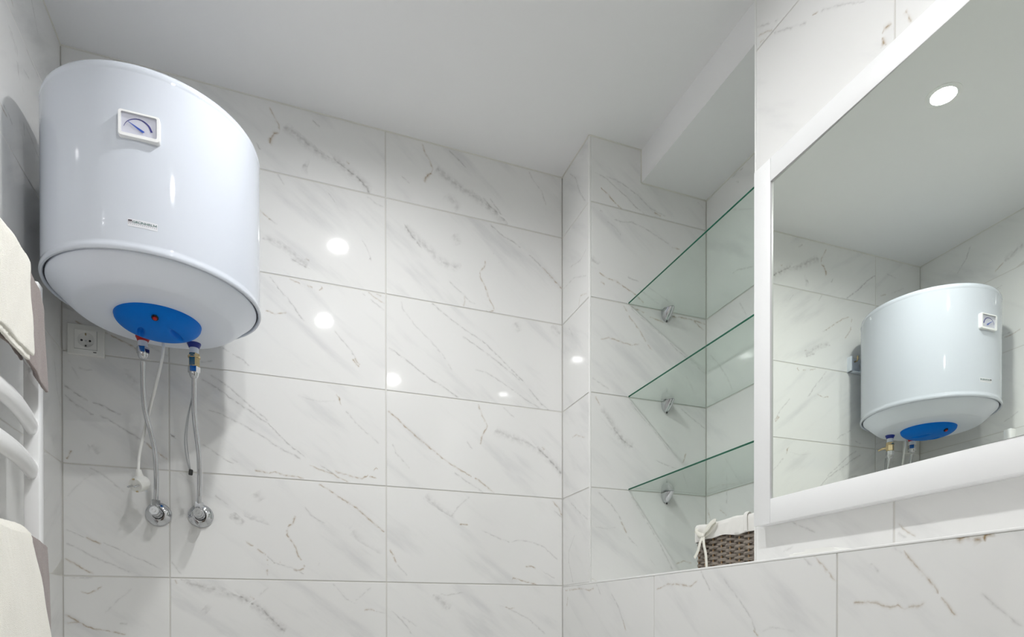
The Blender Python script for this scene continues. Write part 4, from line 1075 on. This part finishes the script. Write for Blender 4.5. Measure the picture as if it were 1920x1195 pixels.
for r_ in range(NROW):
    zc_ = JZ+.005+r_*RH; mb = MB(); rg = []; rr = random.Random(r_)
    for i, (x, y, nx_, ny_) in enumerate(per):
        a = PI*i/12+(PI if r_ % 2 else 0); off = .0042*math.cos(a)
        off = .0036*max(-1, min(1, 1.6*math.cos(a)))
        zz = zc_+rr.uniform(-.0003, .0003)
        row = []
        for da, dz in ((-.0011,-.0036),(.0004,-.0040),(.0013,-.0024),(.0017,0),(.0013,.0024),(.0004,.0040),(-.0011,.0036),(-.0013,0)):
            row.append(mb.bm.verts.new((x+nx_*(off+da), y+ny_*(off+da), zz+dz)))
        rg.append(row)
    for i in range(NP):
        A, B = rg[i], rg[(i+1) % NP]
        for q in range(8): mb.bm.faces.new((A[q], A[(q+1) % 8], B[(q+1) % 8], B[q]))
    mb.build('woven_strand', M['wicker'], bk, smooth=50)
for k in range(NST):
    x, y, nx_, ny_ = per[(k*12) % NP]
    MB().tube([(x, y, JZ+.0005), (x, y, JZ+.136)], .0026, n=8).build('stake', M['stake'], bk)
MB().box(BX0+.010, BX1-.010, BY0+.010, BY1-.010, JZ, JZ+.003).build('basket_base', M['wicker'], bk)
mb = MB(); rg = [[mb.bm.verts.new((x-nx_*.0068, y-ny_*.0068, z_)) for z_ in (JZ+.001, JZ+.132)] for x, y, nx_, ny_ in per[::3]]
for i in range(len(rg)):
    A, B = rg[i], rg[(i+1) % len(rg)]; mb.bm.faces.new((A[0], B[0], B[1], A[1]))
mb.build('gap_shade_sheet', mat('weave_gap_shade', (.06, .048, .038), .8), bk)  # added dark sheet: its colour stands in for shade in the weave's gaps
# cloth lining folded over the rim
def liner():
    mb = MB(); n = 260; pr_, _ = peri(BX0, BX1, BY0, BY1, BR+.004, n); prof = [(.0035,.103),(.0065,.1035),(.0075,.110),(.0072,.122),(.0078,.133),(.0075,.141),(.0045,.1465),(-.001,.148),(-.006,.146),(-.008,.140),(-.0085,.11),(-.0085,.03)]
    rg = []
    for i, (x, y, nx_, ny_) in enumerate(pr_):
        s = i/n; wv_ = .0028*math.sin(2*PI*s*5)+.0016*math.sin(2*PI*s*11+1); row = []
        for j, (o_, z_) in enumerate(prof):
            k = max(0, 1-j/5); tp = 1 if 4 <= j <= 9 else 0
            oo = o_+(.0010*math.sin(2*PI*s*19+j*.5)+.0006*math.sin(2*PI*s*37+j*1.1))*(1 if j < 8 else .5)
            row.append(mb.bm.verts.new((x+nx_*oo, y+ny_*oo, JZ+z_+wv_*k+tp*(.0018*math.sin(2*PI*s*5+2)+.0007*math.sin(2*PI*s*13)))))
        rg.append(row)
    for i in range(n):
        A, B = rg[i], rg[(i+1) % n]
        for q in range(len(prof)-1): mb.bm.faces.new((A[q], B[q], B[q+1], A[q+1]))
    return mb.build('cloth_lining', M['linen'], bk, smooth=60)
ln = liner()
def strip(pts, w0, w1, name, up=(0,0,1), th=.0012):
    P = spline(pts, 8); n = len(P)
    return MB().tube(P, [1]*n, n=10, up=up, sx=(w0+w1)/2, sy=th).build(name, M['ribbon'], ln, smooth=60)
KX, KY, KZ = BX0-.0115, .566, JZ+.113
MB().lathe([(0,-.0065),(.0045,-.005),(.006,0),(.0045,.005),(0,.0065)], (KX-.002,KY,KZ), axis=(0,.7,.7), n=14, caps=False).build('bow_knot', M['ribbon'], ln, smooth=60)
strip([(KX-.003,KY,KZ),(KX-.006,KY-.010,KZ-.016),(KX-.004,KY-.024,KZ-.040),(KX-.004,KY-.040,KZ-.058)], .0055, .0055, 'bow_tail', up=(0,1,0))
strip([(KX-.003,KY,KZ),(KX-.006,KY+.006,KZ-.025),(KX-.0045,KY+.013,KZ-.055),(KX-.004,KY+.017,KZ-.102)], .0055, .0055, 'bow_tail', up=(0,1,0))
strip([(KX-.002,KY,KZ),(KX-.010,KY+.022,KZ+.014),(KX-.009,KY+.046,KZ+.029),(KX-.004,KY+.056,KZ+.032),(KX-.003,KY+.045,KZ+.022),(KX-.002,KY+.02,KZ+.005),(KX-.002,KY,KZ)], .006, .006, 'bow_loop')
strip([(KX-.002,KY,KZ),(KX-.009,KY-.014,KZ+.006),(KX-.008,KY-.028,KZ+.015),(KX-.003,KY-.034,KZ+.018),(KX-.002,KY-.026,KZ+.007),(KX-.002,KY-.012,KZ),(KX-.002,KY,KZ)], .006, .006, 'bow_loop')
MB().tube(spline([(BX0-.0095,.735,JZ+.104),(BX0-.0105,.735,JZ+.125),(BX0-.0105,.735,JZ+.143),(BX0-.003,.735,JZ+.152),(BX0+.007,.735,JZ+.146)], 6), [1]*25, n=10, up=(0,1,0), sx=.0075, sy=.002).build('cloth_tie', M['linen'], ln, smooth=60)
# ---- little white packet on the ledge -----------------------------------
pk = thing('soap_packet', 'small flat white packet lying on the ledge under the mirror', 'packet', (1.49, 1.12, JZ))
mb = MB()
ol = [(1.070, 0), (1.1900, 0), (1.1905, .002), (1.178, .0085), (1.150, .0105), (1.112, .0105), (1.108, .006), (1.072, .005)]
mb.prism(ol, lambda p, t: (1.474+.045*t, p[0], JZ+.0005+p[1])); mb.build('wrapper', M['white_pl'], pk, smooth=25)
MB().box(1.476, 1.517, 1.078, 1.150, JZ+.0055, JZ+.0075, .0006).build('flap', M['white_pl'], pk)
